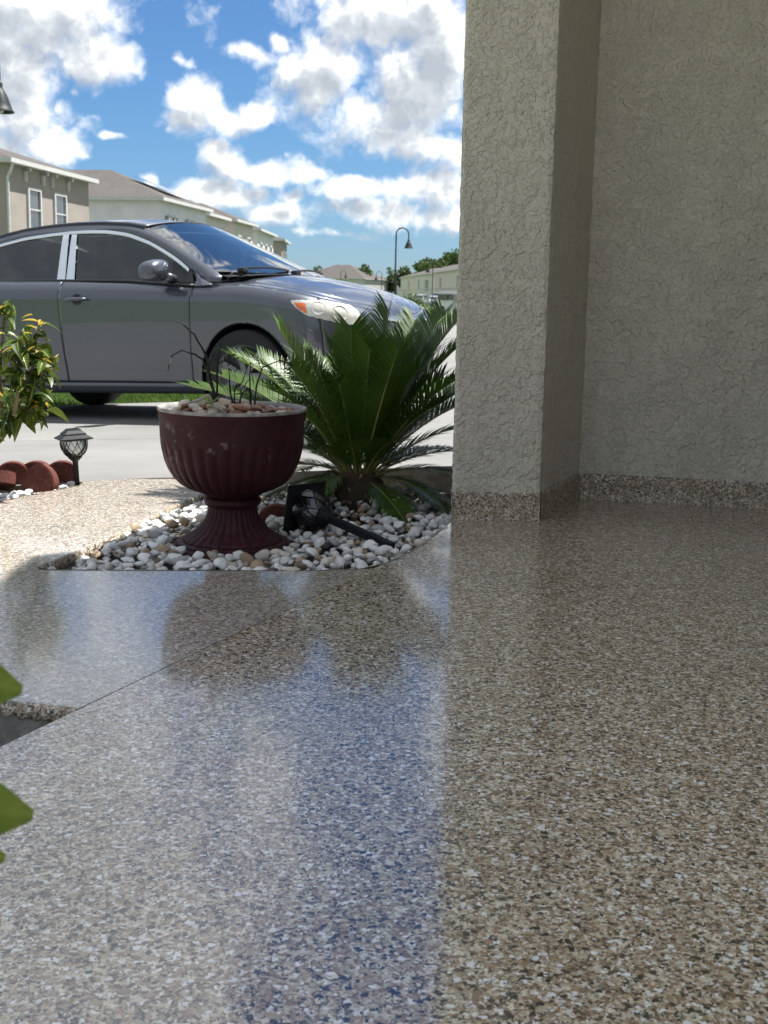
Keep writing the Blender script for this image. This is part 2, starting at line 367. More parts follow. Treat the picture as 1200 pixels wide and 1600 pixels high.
JL = 0.4315                                          # direction of the slab joint: x changes by JL per metre of y
bed_front = [(-.975, 3.357), (-.76, 3.372), (-.545, 3.386), (-.36, 3.40), (-.181, 3.417), (-.071, 3.443), (.003, 3.527), (.045, 3.61), (.082, 3.70), (.14, 3.88), (.198, 4.092), (.236, 4.25)]
flat0 = lambda x, y: 0.0
porch = [(-.026, 3.458), (.003, 3.527), (.045, 3.61), (.082, 3.70), (.14, 3.88), (.198, 4.092), (.236, 4.25), (.30, 4.45), (.72, 5.1), (3.4, 5.1), (3.4, -1.0), (-1.95, -1.0)]
subdiv_sheet(porch, flat0, 0.6, .14, [M['flake'], M['raw']], 'porch_floor')
gp = 0.004
walk = [(-.026-gp, 3.450), (-.071, 3.443)] + bed_front[:5][::-1] + [(-.986, 3.398), (-.94, 3.56), (-.899, 3.726), (-.855, 4.0), (-.817, 4.243), (-.765, 4.52), (-.716, 4.786), (-.668, 5.118), (-.793, 5.112), (-1.085, 5.078), (-1.252, 5.000), (-1.239, 4.888), (-1.285, 4.78), (-1.349, 4.679), (-1.434, 4.473), (-1.58, 4.05), (-1.80, 3.6), (-2.6, 2.72), (-1.3, 2.40), (-.732, 2.237), (-.570-gp, 2.197), (-.493-gp, 2.375), (-.383-gp, 2.63)]
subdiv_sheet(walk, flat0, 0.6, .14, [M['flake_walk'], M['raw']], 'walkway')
# sealed joint between porch slab and walkway
j = MB(); j.box(((-.570-.026)/2-.004, (2.197+3.458)/2, -.010), (.014, 1.375, .012), Matrix.Rotation(-math.atan(.4316), 3, 'Z')); j.build('expansion_joint', M['raw'], kind='structure')
drive_a = [(-8, 3.0), (-2.0, 4.72), (-1.252, 5.004), (-1.085, 5.082), (-.793, 5.116), (-.668, 5.122), (-.45, 5.24), (.62, 5.42), (1.3, 6.4), (1.6, 7.1), (-2.24, 7.075), (-8.0, 7.02)]
drive_b = [(-8, 7.03), (-2.24, 7.085), (1.6, 7.11), (4.2, 13.2), (-1.82, 11.05), (-2.35, 10.96), (-3.22, 10.78), (-8, 9.4)]
subdiv_sheet(drive_a, zdrive, 0.8, .15, [M['concrete'], M['raw']], 'driveway')
subdiv_sheet(drive_b, zdrive, 0.8, .15, [M['concrete'], M['raw']], 'driveway')
subdiv_sheet([(-2.6, -6.5), (4.5, -6.5), (4.5, -1.01), (-2.6, -1.01)], flat0, 1.0, .14, [M['bounce_ground'], M['raw']], 'bounce_ground')  # unseen pale ground, added to bounce sunlight onto the column
# planting beds
subdiv_sheet([(-1.02, 3.33), (.02, 3.39), (.27, 4.3), (.60, 5.5), (-.70, 5.25)], lambda x, y: -.075, .3, .1, [M['soil'], M['soil']], 'planting_bed')
subdiv_sheet([(-1.26, 4.5), (-1.20, 4.99), (-2.0, 4.78), (-4.5, 4.0), (-2.8, 2.6), (-1.7, 3.5)], lambda x, y: -.04, .3, .1, [M['soil'], M['soil']], 'planting_bed')
subdiv_sheet([(-.55, 2.24), (-2.4, 2.75), (-3.4, -1), (-1.9, -1)], lambda x, y: -.135, .3, .1, [M['soil'], M['soil']], 'planting_bed')

# street and neighbouring pavement far left and ahead
def strip(name, poly, z, mat):
    MB().add([(x, y, z) for x, y in poly], [tuple(range(len(poly)))]).build(name, mat, kind='structure')
strip('road', [(-12.5, -60), (-5.5, -60), (-4.5, 30), (1.5, 140), (16, 330), (9, 330), (-6.5, 140), (-12.0, 30)], -.395, M['asphalt'])
subdiv_sheet([(-4.2, 14.5), (3.7, 14.4), (6.2, 21), (-3.9, 21)], lambda x, y: terrain_z(x, y)+.05, .8, .12, [M['concrete'], M['raw']], 'pavement')
subdiv_sheet([(-3.9, 21.01), (6.2, 21.01), (9, 52), (-2.2, 53)], lambda x, y: terrain_z(x, y)+.05, 3.0, .12, [M['concrete'], M['raw']], 'pavement')
strip('pavement', [(3.0, 55), (14, 53), (17, 72), (4, 74)], -.388, M['concrete'])
strip('pavement', [(-19, 40), (-13.2, 40), (-8.6, 126), (-12, 126)], -.388, M['concrete'])

# flaked, lumpy lips of the slabs along the beds
def slab_lip(name, pts, side, depth=.034):
    mb = MB(); P = []; pts = [Vector(p) for p in pts]
    for a, b in zip(pts, pts[1:]):
        L = (b-a).length; n = max(2, int(L/.008))
        for k in range(n): P.append((a+(b-a)*k/n, (b-a).normalized()))
    P.append((pts[-1], (pts[-1]-pts[-2]).normalized())); vs = []; lev = [(-.006, .0015), (-.001, .001), (.004, -.004), (.006, -.014), (.005, -.024), (.001, -depth), (-.004, -depth-.002)]
    for p, d in P:
        nn = Vector((d.y, -d.x))*side
        for q, (o, z) in enumerate(lev):
            f = 0 if q == 0 else 1
            o2 = o + f*(mnoise.noise(Vector((p.x*60, p.y*60, z*60)))*.005 + mnoise.noise(Vector((p.x*180, p.y*180, z*180)))*.002); z2 = z + (mnoise.noise(Vector((p.x*90+7, p.y*90, z*40)))*.004 if q > 1 else 0)
            w = p + nn*o2; vs.append((w.x, w.y, z2))
    n = len(lev); fs = [(i*n+k, (i+1)*n+k, (i+1)*n+k+1, i*n+k+1) for i in range(len(P)-1) for k in range(n-1)]
    mb.add(vs, fs if side < 0 else [f[::-1] for f in fs]); return mb.build(name, M['flake_base'], None, True, 'structure')
slab_lip('slab_edge', [(-.668, 5.10), (-.716, 4.786), (-.765, 4.52), (-.817, 4.243), (-.855, 4.0), (-.899, 3.726), (-.94, 3.56), (-.986, 3.398)], -1)
slab_lip('slab_edge', [(-.574, 2.197), (-.732, 2.237), (-1.3, 2.40), (-2.6, 2.72)], -1, .03)
slab_lip('slab_edge', bed_front, -1, .03)
slab_lip('slab_edge', [(-1.58, 4.05), (-1.434, 4.473), (-1.349, 4.679), (-1.285, 4.78), (-1.239, 4.888), (-1.252, 5.0)], -1)

# ---------------------------------------------------------------- our house: column, recess, porch roof
house = thing('house', 'beige stucco house front with a square column and flake baseboard round its recess', 'house', (0.6, 4.6, 0))
house_loc = Vector((0.6, 4.6, 0))
def hb(mb, name, mat, smooth=False):
    mb.v = [tuple(Vector(v)-house_loc) for v in mb.v]; return mb.build(name, mat, house, smooth)
A, B_, C_, D_ = Vector((.24, 4.27)), Vector((.55, 4.285)), Vector((.775, 4.80)), Vector((1.48, 4.63))
D2 = C_ + (D_-C_)*3.2
WT = 2.9
def wall_run(pts, z0, z1, step=0.05, jit=0.0, close=False):
    """vertical sheet over a polyline, slightly uneven where two faces meet"""
    mb = MB(); nz = max(2, int((z1-z0)/step)); rows = []
    for k in range(nz+1):
        z = z0+(z1-z0)*k/nz; row = []
        for i, p in enumerate(pts):
            dx = mnoise.noise(Vector((p.x*7, p.y*7, z*26)))*jit + mnoise.noise(Vector((p.x*7+9, p.y*7, z*90)))*jit*.6
            dy = mnoise.noise(Vector((p.x*7+3.3, p.y*7, z*30)))*jit*.5
            row.append((p.x+dx, p.y+dy, z))
        rows.append(row)
    n = len(pts); vs = [v for r in rows for v in r]
    fs = [(k*n+i, k*n+i+1, (k+1)*n+i+1, (k+1)*n+i) for k in range(nz) for i in range(n-1)]
    return mb.add(vs, fs)
A0 = Vector((.27, 4.62)); A1 = Vector((.62, 5.30))
hb(wall_run([A1, A0, A+Vector((0, .012)), A, A+Vector((.010, -.004)), B_-Vector((.012, .0)), B_+Vector((.003, .004)), B_+Vector((.010, .018))], -.02, WT, .012, .0032), 'column', M['stucco'])
hb(wall_run([B_+Vector((.010, .018)), C_-Vector((.006, .014)), C_, C_+Vector((.014, -.003))], -.02, WT, .012, .0032), 'return_wall', M['stucco'])
hb(wall_run([C_+Vector((.014, -.003)), D_, D2], -.02, WT, .012, .0032), 'recess_wall', M['stucco'])
# flaked baseboard, lumpy and a little proud
def baseboard(pts, h, name):
    mb = MB(); P = []
    for a, b in zip(pts, pts[1:]):
        L = (b-a).length; n = max(2, int(L/.006))
        for k in range(n): P.append((a+(b-a)*k/n, (b-a).normalized()))
    P.append((pts[-1], (pts[-1]-pts[-2]).normalized()))
    vs = []; lev = [0, .012, .03, .05, .07, .085, .1, .1, .1]
    for i, (p, d) in enumerate(P):
        nrm = Vector((d.y, -d.x)); top = h + mnoise.noise(Vector((p.x*90, p.y*90, 1)))*.004
        for k, l in enumerate(lev):
            z = top*l/.1; o = .0055 + mnoise.noise(Vector((p.x*140, p.y*140, z*140)))*.0022
            if k == 0: o += .006
            if k == 1: o += .002
            if k == 7: o = .001
            if k == 8: o = -.004
            q = p + nrm*o; vs.append((q.x, q.y, z))
    n = len(lev); fs = [(i*n+k, (i+1)*n+k, (i+1)*n+k+1, i*n+k+1) for i in range(len(P)-1) for k in range(n-1)]
    return hb(mb.add(vs, fs), name, M['flake_base'], True)
baseboard([A, B_+Vector((.006, 0))], .100, 'baseboard')
baseboard([B_+Vector((.004, -.004)), C_], .102, 'baseboard')
baseboard([C_+Vector((-.01, .0)), D_, D2], .102, 'baseboard')
# screw hole with rust in the return wall
nv = (C_-B_).normalized()
# roof over the porch, then unseen masses added to shade it
rf = MB(); rf.prism([(.50, 2.55), (.898, 2.53), (.898, 5.0), (.62, 5.0), (.50, 4.75)], 2.9, 3.05); hb(rf, 'porch_ceiling', M['soffit'])
rf = MB(); rf.prism([(.90, 2.5), (1.748, 2.45), (1.748, 4.75), (.90, 4.75)], 2.9, 5.15); hb(rf, 'sun_block', M['stucco'])  # unseen block, shaped to keep the sun off the porch
sw = MB(); sw.prism([(1.75, 1.9), (4.6, 1.9), (4.6, 5.2), (1.75, 5.2)], 0, 7.0); hb(sw, 'sun_block_wall', M['stucco'])  # tall unseen mass, added to shade the floor and darken the return wall
dr = MB(); dr.box((1.735, 3.4, 1.06), (.05, 1.9, 2.1), bev=.01); dr.box((1.705, 2.95, 1.5), (.02, .6, .8), bev=.008); dr.box((1.705, 3.85, 1.5), (.02, .6, .8), bev=.008); dr.box((1.705, 2.95, .55), (.02, .6, .7), bev=.008); dr.box((1.705, 3.85, .55), (.02, .6, .7), bev=.008); hb(dr, 'added_dark_door', plain('added_door_dark', (.05, .045, .04), .4))  # unseen dark surface, added so little light bounces to the return wall
gw = MB(); gw.prism([(1.0, 5.22), (2.7, 8.6), (6.5, 7.2), (4.6, 5.22)], -.1, 2.9); hb(gw, 'garage_wall', M['stucco'])
M['garage_door'] = plain('garage_door_white', (.74, .73, .70), .5)
bp = MB(); bp.tube([(.700, 4.642, .888), (.706, 4.640, .888)], [.009, .006], 10); hb(bp, 'screw', plain('rusty_screw', (.06, .035, .02), .7))

# ---------------------------------------------------------------- parked car (car frame: x forward, y to its far side, z up)
def m_paint(t):
    P = oc(t); fl = t.noise(P, 900, 1, .5); d = t.noise(P, 5, 5, .6)
    c = t.mix(t.mr(fl, .35, .65), (.064, .071, .090), (.100, .110, .136))
    return bsdf(t, col=c, metal=.55, rough=t.m('ADD', .30, t.m('MULTIPLY', d, .12)), coat=1.0, crough=.035, cior=1.55)
def m_glass(tint, add=.035, refl=(.93, .97, 1)):
    def b(t):
        lw = t.n('ShaderNodeFresnel', {'IOR': 1.55})
        tr = t.n('ShaderNodeBsdfTransparent', {0: (*tint, 1)}); gl = t.n('ShaderNodeBsdfGlossy', {0: (*refl, 1), 'Roughness': .01})
        return t.n('ShaderNodeMixShader', {0: t.m('ADD', t.m('MULTIPLY', lw, 1.15), add, clamp=True), 1: tr, 2: gl})
    return b
M['paint'] = material('grey_car_paint', m_paint)
M['tint'] = material('tinted_glass', m_glass((.10, .125, .125), .03)); M['shield'] = material('windscreen_glass', m_glass((.45, .55, .56), .34, (1, .96, .86)))
M['chrome'] = plain('chrome', (.86, .88, .92), .09, 1.0, .02)
M['blackplastic'] = plain('black_plastic', (.012, .012, .013), .42); M['void'] = plain('dark_shell', (.004, .004, .004), .9, spec=0.1)
M['rubber'] = plain('tyre_rubber', (.014, .014, .014), .8, bmp=.3); M['alloy'] = plain('alloy_wheel', (.16, .165, .17), .35, .8)
M['lens'] = material('lamp_lens', m_glass((.80, .80, .72))); M['amber'] = plain('amber_lens', (.85, .20, .035), .25, coat=.6)
M['reflector'] = plain('hazy_reflector', (.72, .72, .66), .30, .55, .1, 30); M['seat'] = plain('seat_cloth', (.05, .05, .052), .9)
CARM = Matrix.Identity(4)
for i in range(3):
    for k in range(3): CARM[i][k] = MC[k][i]
    CARM[i][3] = CARO[i]
car = thing('parked_car', 'dark grey sedan with chrome window trim parked on the driveway behind the urn', 'car', mat=CARM)
def interp(x, tab):
    if x <= tab[0][0]: return tab[0][1]
    for (a, p), (b, q) in zip(tab, tab[1:]):
        if x <= b:
            u = (x-a)/(b-a); return p + (q-p)*u
    return tab[-1][1]
def smooth_tab(tab, n=120, it=6):
    a, b = tab[0][0], tab[-1][0]; y = [interp(a+(b-a)*i/n, tab) for i in range(n+1)]
    for _ in range(it): y = [y[0]] + [(y[i-1]+2*y[i]+y[i+1])/4 for i in range(1, n)] + [y[-1]]
    return [(a+(b-a)*i/n, y[i]) for i in range(n+1)]
TW = smooth_tab([(0,.765),(.05,.79),(.10,.80),(.13,.806),(.2,.813),(.35,.836),(.5,.853),(.65,.863),(.78,.868),(.86,.872),(.92,.858),(.97,.832),(1,.80)], 100, 3)
TXF = smooth_tab([(0,.80),(.1,.86),(.25,.915),(.45,.925),(.6,.925),(.75,.905),(.88,.88),(.95,.86),(1,.815)], 100, 3)
TZT = smooth_tab([(-4.3,.98),(-3.2,1.03),(-2.6,1.035),(-2.14,1.020),(-1.53,1.003),(-.93,.980),(-.49,.948),(-.30,.94),(-.05,.935),(.1,.918),(.25,.892),(.45,.858),(.65,.812),(.85,.766),(1.05,.728),(1.25,.705)], 200, 6)
XS, XR = .25, -3.25
def skin(s, k, off=0.0):
    W_ = interp(k, TW); xf = interp(k, TXF); z = .19 + k*(interp(s, TZT)-.19); nx = 2/2.25
    if s <= XS and s >= XR: x, y = s, -W_
    elif s > XS:
        a = min(1.0, (s-XS))*math.pi/2; x = XS + (xf-XS)*math.sin(a)**nx; y = -W_*math.cos(a)**nx if a < math.pi/2-1e-6 else 0.0
    else:
        a = min(1.0, XR-s)*math.pi/2; x = XR - (.40+.06*(1-k))*math.sin(a)**nx; y = -W_*math.cos(a)**nx if a < math.pi/2-1e-6 else 0.0
    x += .06*(k-.5)*math.exp(-((s+.40)/.25)**2)
    return Vector((x, y, z))
AC, AR = (.03, .325), .345; AC2 = (-2.57, .325)
def arch_snap(p):
    for c in (AC, AC2):
        d = math.hypot(p.x-c[0], p.z-c[1])
        if abs(d-AR) < .013 and p.y < -.5 and d > 1e-6: p.x = c[0]+(p.x-c[0])*AR/d; p.z = c[1]+(p.z-c[1])*AR/d
    return p
def in_arch(p): return any(math.hypot(p.x-c[0], p.z-c[1]) < AR-1e-4 for c in (AC, AC2)) and p.y < -.5
def rng(a, b, st):
    n = max(1, int(round((b-a)/st))); return [a+(b-a)*i/n for i in range(n+1)]
def shell(ss, ks, side, gap=.0028, off=0.0, region=None):
    mb = MB(); vs = []; ns, nk = len(ss), len(ks)
    for i, s in enumerate(ss):
        for q, k in enumerate(ks):
            s2 = s + (gap if i == 0 else -gap if i == ns-1 else 0); k2 = k + (gap*1.2 if q == 0 else -gap*1.2 if q == nk-1 else 0)
            p = arch_snap(skin(s2, min(1, max(0, k2))))
            if off:
                e = 1e-3; du = skin(s2+e, k2)-skin(s2-e, k2); dv = skin(s2, min(1, k2+e))-skin(s2, max(0, k2-e)); nn = du.cross(dv)
                if nn.length > 1e-12: p = p + nn.normalized()*off
            if side > 0: p = Vector((p.x, -p.y, p.z))
            vs.append(p)
    fs = []
    for i in range(ns-1):
        for q in range(nk-1):
            f = (i*nk+q, (i+1)*nk+q, (i+1)*nk+q+1, i*nk+q+1); pts = [vs[x] for x in f]
            test = [Vector((p.x, -abs(p.y), p.z)) for p in pts]
            if sum(in_arch(p) for p in test) >= 2 or all(math.hypot(p.x-c[0], p.z-c[1]) < AR+2e-4 for p in test for c in (AC,)) : continue
            if region and not region((ss[i]+ss[i+1])/2, (ks[q]+ks[q+1])/2): continue
            fs.append(f if side < 0 else f[::-1])
    return mb.add(vs, fs)
def panel(name, mb, mat=None, th=.012):
    o = mb.build(name, mat or M['paint'], car, True)
    if th:
        sd = o.modifiers.new('thickness', 'SOLIDIFY'); sd.thickness = th; sd.offset = -1
    return o
kd = rng(0, .10, .033); ku = rng(.10, 1.0, .022)
for side in (-1, 1):
    panel('sill', shell(rng(-2.30, -.22, .025), kd, side))
    dF = panel('door', shell(rng(-1.53, -.40, .03), ku, side)); dR = panel('door', shell(rng(-2.42, -1.53, .02), ku, side))
    panel('fender', shell(rng(-.40, .56, .015), ku, side)); panel('quarter_panel', shell(rng(-3.3, -2.42, .02), ku, side))
    sgn = -side
    for dr, hx in ((dF, -1.355), (dR, -2.22)):
        h = MB(); yb = -.869
        h.tube([(hx-.10, yb-.018, .862), (hx-.06, yb-.034, .865), (hx, yb-.037, .866), (hx+.06, yb-.034, .865), (hx+.10, yb-.016, .863)], [.010, .013, .014, .013, .009], 10)
        h.tube([(hx-.055, yb-.0, .864), (hx-.055, yb-.03, .864)], .011, 8)
        if side > 0: h.v = [(x, -y, z) for x, y, z in h.v]; h.f = [f[::-1] for f in h.f]
        h.build('handle', M['paint'], dr, True)
        cu = MB(); vv = [(hx, yb-.004, .864)]; n = 20
        for q in range(n): a = 2*math.pi*q/n; vv.append((hx+.046*math.cos(a), yb-.0025, .864+.040*math.sin(a)))
        cu.add(vv, [(0, 1+q, 1+(q+1) % n)[::-1] for q in range(n)])
        if side > 0: cu.v = [(x, -y, z) for x, y, z in cu.v]; cu.f = [f[::-1] for f in cu.f]
        cu.build('handle_recess', M['blackplastic'], dr)
panel('front_bumper', shell(rng(.56, 1.25, .02), rng(0, 1.0, .022), -1)); panel('front_bumper', shell(rng(.56, 1.25, .02), rng(0, 1.0, .022), 1))
panel('rear_bumper', shell(rng(-4.25, -3.3, .05), rng(0, 1.0, .05), -1)); panel('rear_bumper', shell(rng(-4.25, -3.3, .05), rng(0, 1.0, .05), 1))
inner = MB()
for side in (-1, 1):
    m_ = shell(rng(-4.2, 1.25, .03), rng(0.02, .985, .03), side, 0, -.03); inner.add(m_.v, m_.f)
panel('inner_shell', inner, M['void'], 0)
ub = MB(); ub.box((-1.3, 0, .205), (3.9, 1.50, .03)); ub.box((-1.25, 0, .55), (1.9, 1.5, .02)); ub.build('underbody', M['void'], car)

# bonnet
def hood_pt(s, v, dz=0.0):
    e = skin(s, 1.0); e.y = min(e.y, 0)
    u = max(0, min(1, (s+.34)/(1.59))); xm = -.10 + (.815+.10)*u
    zc = interp(xm, TZC); w = v
    x = e.x + (xm-e.x)*(1-(1-w)**1.9); y = e.y*(1-w); z = e.z + (zc-e.z)*(1-(1-w)**2.1)
    # crease near the wing
    z -= .010*math.exp(-((w-.16)/.05)**2)*(1-u)
    return Vector((x, y, z+dz))
TZC = smooth_tab([(-.12,1.035),(.1,1.005),(.3,.962),(.5,.908),(.65,.855),(.75,.805),(.82,.715)], 80, 5)
def hood_patch(s0, s1, v0, v1, nu, nv, side):
    mb = MB(); mb.grid(lambda a, b: hood_pt(s0+(s1-s0)*a, v0+(v1-v0)*b), nu, nv)
    if side > 0: mb.v = [(x, -y, z) for x, y, z in mb.v]; mb.f = [f[::-1] for f in mb.f]
    return mb
hood = MB()
for side in (-1, 1):
    q = hood_patch(-.30, 1.25, .135, 1.0, 60, 26, side); hood.add(q.v, q.f)
    panel('fender_top', hood_patch(-.34, 1.25, 0.0, .131, 70, 6, side), th=.008)
panel('bonnet', hood, th=.008)

# greenhouse
def gy(z): return -(.845-(max(z, .90)-.90)*.525) if z < 1.30 else -(.635-(z-1.30)*.62)
def ghost(x, z, off=0.0): return Vector((x, gy(z)-off, z))
def gpoly(outline, off, side, n=3):
    """a patch of the greenhouse side given as a polygon in (x, z); cut into strips so that it follows the curve"""
    bm = bmesh.new(); vs = [bm.verts.new((x, 0, z)) for x, z in outline]; bm.faces.new(vs)
    zs = [p[1] for p in outline]; lo, hi = min(zs), max(zs); k = lo+.02
    while k < hi:
        bmesh.ops.bisect_plane(bm, geom=bm.verts[:]+bm.edges[:]+bm.faces[:], plane_co=(0, 0, k), plane_no=(0, 0, 1)); k += .02
    for v in bm.verts: v.co.y = gy(v.co.z)-off
    bmesh.ops.recalc_face_normals(bm, faces=bm.faces[:])
    av = sum((f.normal.y*f.calc_area() for f in bm.faces))
    if av > 0: bmesh.ops.reverse_faces(bm, faces=bm.faces[:])
    bm.verts.index_update(); mb = MB(); mb.add([v.co.copy() for v in bm.verts], [[v.index for v in f.verts] for f in bm.faces]); bm.free()
    if side > 0: mb.v = [(x, -y, z) for x, y, z in mb.v]; mb.f = [f[::-1] for f in mb.f]
    return mb
belt = [(-2.42, 1.026), (-2.14, 1.022), (-1.53, 1.008), (-.935, .984), (-.486, .944), (-.362, .934)]
ch = smooth_tab([(-2.62,1.10),(-2.52,1.20),(-2.40,1.268),(-2.262,1.312),(-2.028,1.352),(-1.80,1.368),(-1.583,1.375),(-1.40,1.372),(-1.258,1.363),(-1.061,1.331),(-.857,1.265),(-.70,1.194),(-.562,1.125),(-.455,1.060),(-.38,1.0),(-.33,.95)], 120, 4)
rail = smooth_tab([(-3.05,1.06),(-2.75,1.20),(-2.45,1.325),(-2.288,1.372),(-2.062,1.408),(-1.82,1.424),(-1.577,1.428),(-1.333,1.420),(-1.09,1.398),(-.93,1.368),(-.70,1.266),(-.506,1.170),(-.281,1.062),(-.20,1.02),(-.14,.975)], 160, 3)
for side in (-1, 1):
    xs = rng(-1.43, -.40, .03)
    gF = [(x, interp(x, belt)+.006) for x in rng(-1.425, -.385, .05)] + [(x, interp(x, ch)-.030) for x in rng(-.43, -1.50, .03)[::1]] if False else None
    top = [(-.43-.0357*i, interp(-.43-.0357*i, ch)-.026) for i in range(31)]
    gpoly([(x, interp(x, belt)+.004) for x in rng(-1.425, -.385, .05)] + top + [(-1.532, interp(-1.532, ch)-.026)], -.004, side).build('side_window', M['tint'], car, True)
    topr = [(-1.665-.0357*i, interp(-1.665-.0357*i, ch)-.026) for i in range(24)]
    gpoly([(x, interp(x, belt)+.004) for x in rng(-2.42, -1.60, .05)] + topr, -.004, side).build('side_window', M['tint'], car, True)
    # chrome: upper trim and the two door pillars
    tr = MB(); xs = rng(-2.55, -.44, .03)
    for i in range(len(xs)-1):
        a, b = xs[i], xs[i+1]; vs = []
        for x in (a, b):
            for dz, o in ((.0, .002), (-.004, .009), (-.020, .009), (-.026, .001)): vs.append(ghost(x, interp(x, ch)+dz, o))
        fs = [(q, q+4, q+5, q+1) for q in range(3)]
        if side > 0: vs = [Vector((v.x, -v.y, v.z)) for v in vs]; fs = [f[::-1] for f in fs]
        tr.add(vs, [f[::-1] for f in fs])
    tr.build('window_trim', M['chrome'], car, True)
    for q in ([(-1.594, 1.010), (-1.518, 1.009), (-1.612, 1.350), (-1.668, 1.350)], [(-1.508, 1.009), (-1.432, 1.008), (-1.536, 1.346), (-1.585, 1.346)]):
        gpoly(q, .006, side).build('pillar_trim', M['chrome'], car, True)
    gpoly([(-1.520, 1.006), (-1.506, 1.006), (-1.583, 1.352), (-1.614, 1.352)], .001, side).build('pillar_seal', M['void'], car)
    sb = MB(); pts = [ghost(x, interp(x, belt)-.002, .004) for x in rng(-2.45, -.37, .05)]
    if side > 0: pts = [Vector((p.x, -p.y, p.z)) for p in pts]
    sb.tube(pts, .009, 6); sb.build('belt_seal', M['blackplastic'], car, True)
    # body coloured frame between trim and roof rail, front pillar, black sail behind the mirror
    fr = []; xs = rng(-2.75, -.16, .03)
    lo = [(x, max(interp(x, ch) if x > -2.6 else interp(x, ch), (interp(x, belt) if x < -.36 else .93)) if x < -.33 else .955-.02*0) for x in xs]
    hi = [(x, interp(x, rail)) for x in xs][::-1]
    panel('roof_frame', gpoly(lo+hi, .001, side), th=.01)
    gpoly([(-.60, 1.11), (-.53, 1.098), (-.41, 1.03), (-.372, .952), (-.56, .957)], .003, side).build('mirror_sail', M['blackplastic'], car)
    panel('fender_gusset', gpoly([(-.372, .925), (-.355, .96), (-.385, 1.03), (-.33, .985), (-.25, .952), (-.20, .93)], .005, side), th=.004)
    # mirror
    mm = MB(); n1, n2 = 20, 14
    def mir(a, b):
        th = 2*math.pi*a; ph = math.pi*(b-.5); c = math.copysign(abs(math.cos(ph))**.55, 1); sx = math.copysign(abs(math.cos(th))**.7, math.cos(th)); sy = math.copysign(abs(math.sin(th))**.7, math.sin(th))
        px = .075*c*sx; py = .125*math.sin(ph)*1.0; pz = .078*c*sy
        return Vector((-.60+px*(1.0-.25*math.sin(ph)), -.945+py, 1.035+pz+.012*math.sin(ph)))
    mm.grid(lambda a, b: mir(a, b), n1+1, n2)
    mm.tube([(-.545, -.80, .985), (-.58, -.87, 1.0)], [.03, .034], 8)
    if side > 0: mm.v = [(x, -y, z) for x, y, z in mm.v]; mm.f = [f[::-1] for f in mm.f]
    mm.build('mirror', M['paint'], car, True)
# roof skin
def roof_pt(a, b):
    x = -2.46 + (-.93+2.46)*a; zr = interp(x, rail); yr = gy(zr); zc = interp(x, TRC); w = 1-abs(2*b-1)
    y = yr*(1-2*b); dz = (zc-zr)*(1-(1-w)**2.3)
    return Vector((x + .06*w*(a > .5)*(a-.5)*2, y, zr+dz))
TRC = smooth_tab([(-2.5,1.40),(-2.2,1.445),(-1.8,1.466),(-1.45,1.468),(-1.15,1.452),(-.93,1.425)], 60, 3)
rfm = MB(); rfm.grid(roof_pt, 40, 25); rfm.f = [f[::-1] for f in rfm.f]; panel('roof', rfm, th=.01)
# windscreen and rear window
def ws_pt(a, b):
    x0 = -.215 + (-.93+.215)*a; z0 = interp(x0, rail)-.004; y0 = gy(z0)+.012; w = 1-abs(2*b-1)
    xc = -.04 + (-.87+.04)*a; zc = 1.02 + (1.428-1.02)*(a**.93); q = 1-(1-w)**2.0
    return Vector((x0+(xc-x0)*q, y0*(1-2*b), z0+(zc-z0)*q))
wsm = MB(); wsm.grid(ws_pt, 24, 25); wsm.f = [f[::-1] for f in wsm.f]; wso = wsm.build('windscreen', M['shield'], car, True)
def rw_pt(a, b):
    x0 = -3.04 + (-2.47+3.04)*a; z0 = interp(x0, rail)-.003; y0 = gy(z0)+.012; w = 1-abs(2*b-1); xc = -3.12+(-2.50+3.12)*a; zc = 1.05+(1.395-1.05)*a; q = 1-(1-w)**2
    return Vector((x0+(xc-x0)*q, y0*(1-2*b), z0+(zc-z0)*q))
rw = MB(); rw.grid(rw_pt, 14, 21); rw.build('rear_window', M['tint'], car, True)
tk = MB()
def tk_pt(a, b):
    s = -4.25 + (-2.95+4.25)*a; e = skin(s, 1.0); w = 1-abs(2*b-1); return Vector((max(e.x, -3.6) if w < .5 else e.x, e.y*(1-2*b), e.z+.035*(1-(1-w)**2)))
tk.grid(tk_pt, 20, 15); panel('boot_lid', tk, th=.008)
# cowl, wipers
cw = MB(); cw.grid(lambda a, b: Vector((-.255+.175*a + (.13)*(1-abs(2*b-1)**2.0)*1.0, -.76*(1-2*b), .985+.028*(1-abs(2*b-1)**2)+(.012 if a < .5 else .0))), 4, 21); cw.build('cowl', M['blackplastic'], car, True)
for y0, dirn in ((-.60, 1), (.02, 1)):
    wi = MB(); wi.box((-.165+.11*(1-(y0/.8)**2), y0, 1.035), (.05, .07, .03), bev=.008)
    a = Vector((-.165+.11*(1-(y0/.8)**2), y0, 1.045)); pts = []
    for i in range(8):
        y = y0 + .55*i/7; pts.append((-.175+.13*(1-(y/.8)**2)-.03*i/7, y, 1.040+.012*math.sin(i/7*3)+.008))
    wi.tube(pts, .008, 6); wi.build('wiper', M['blackplastic'], car)
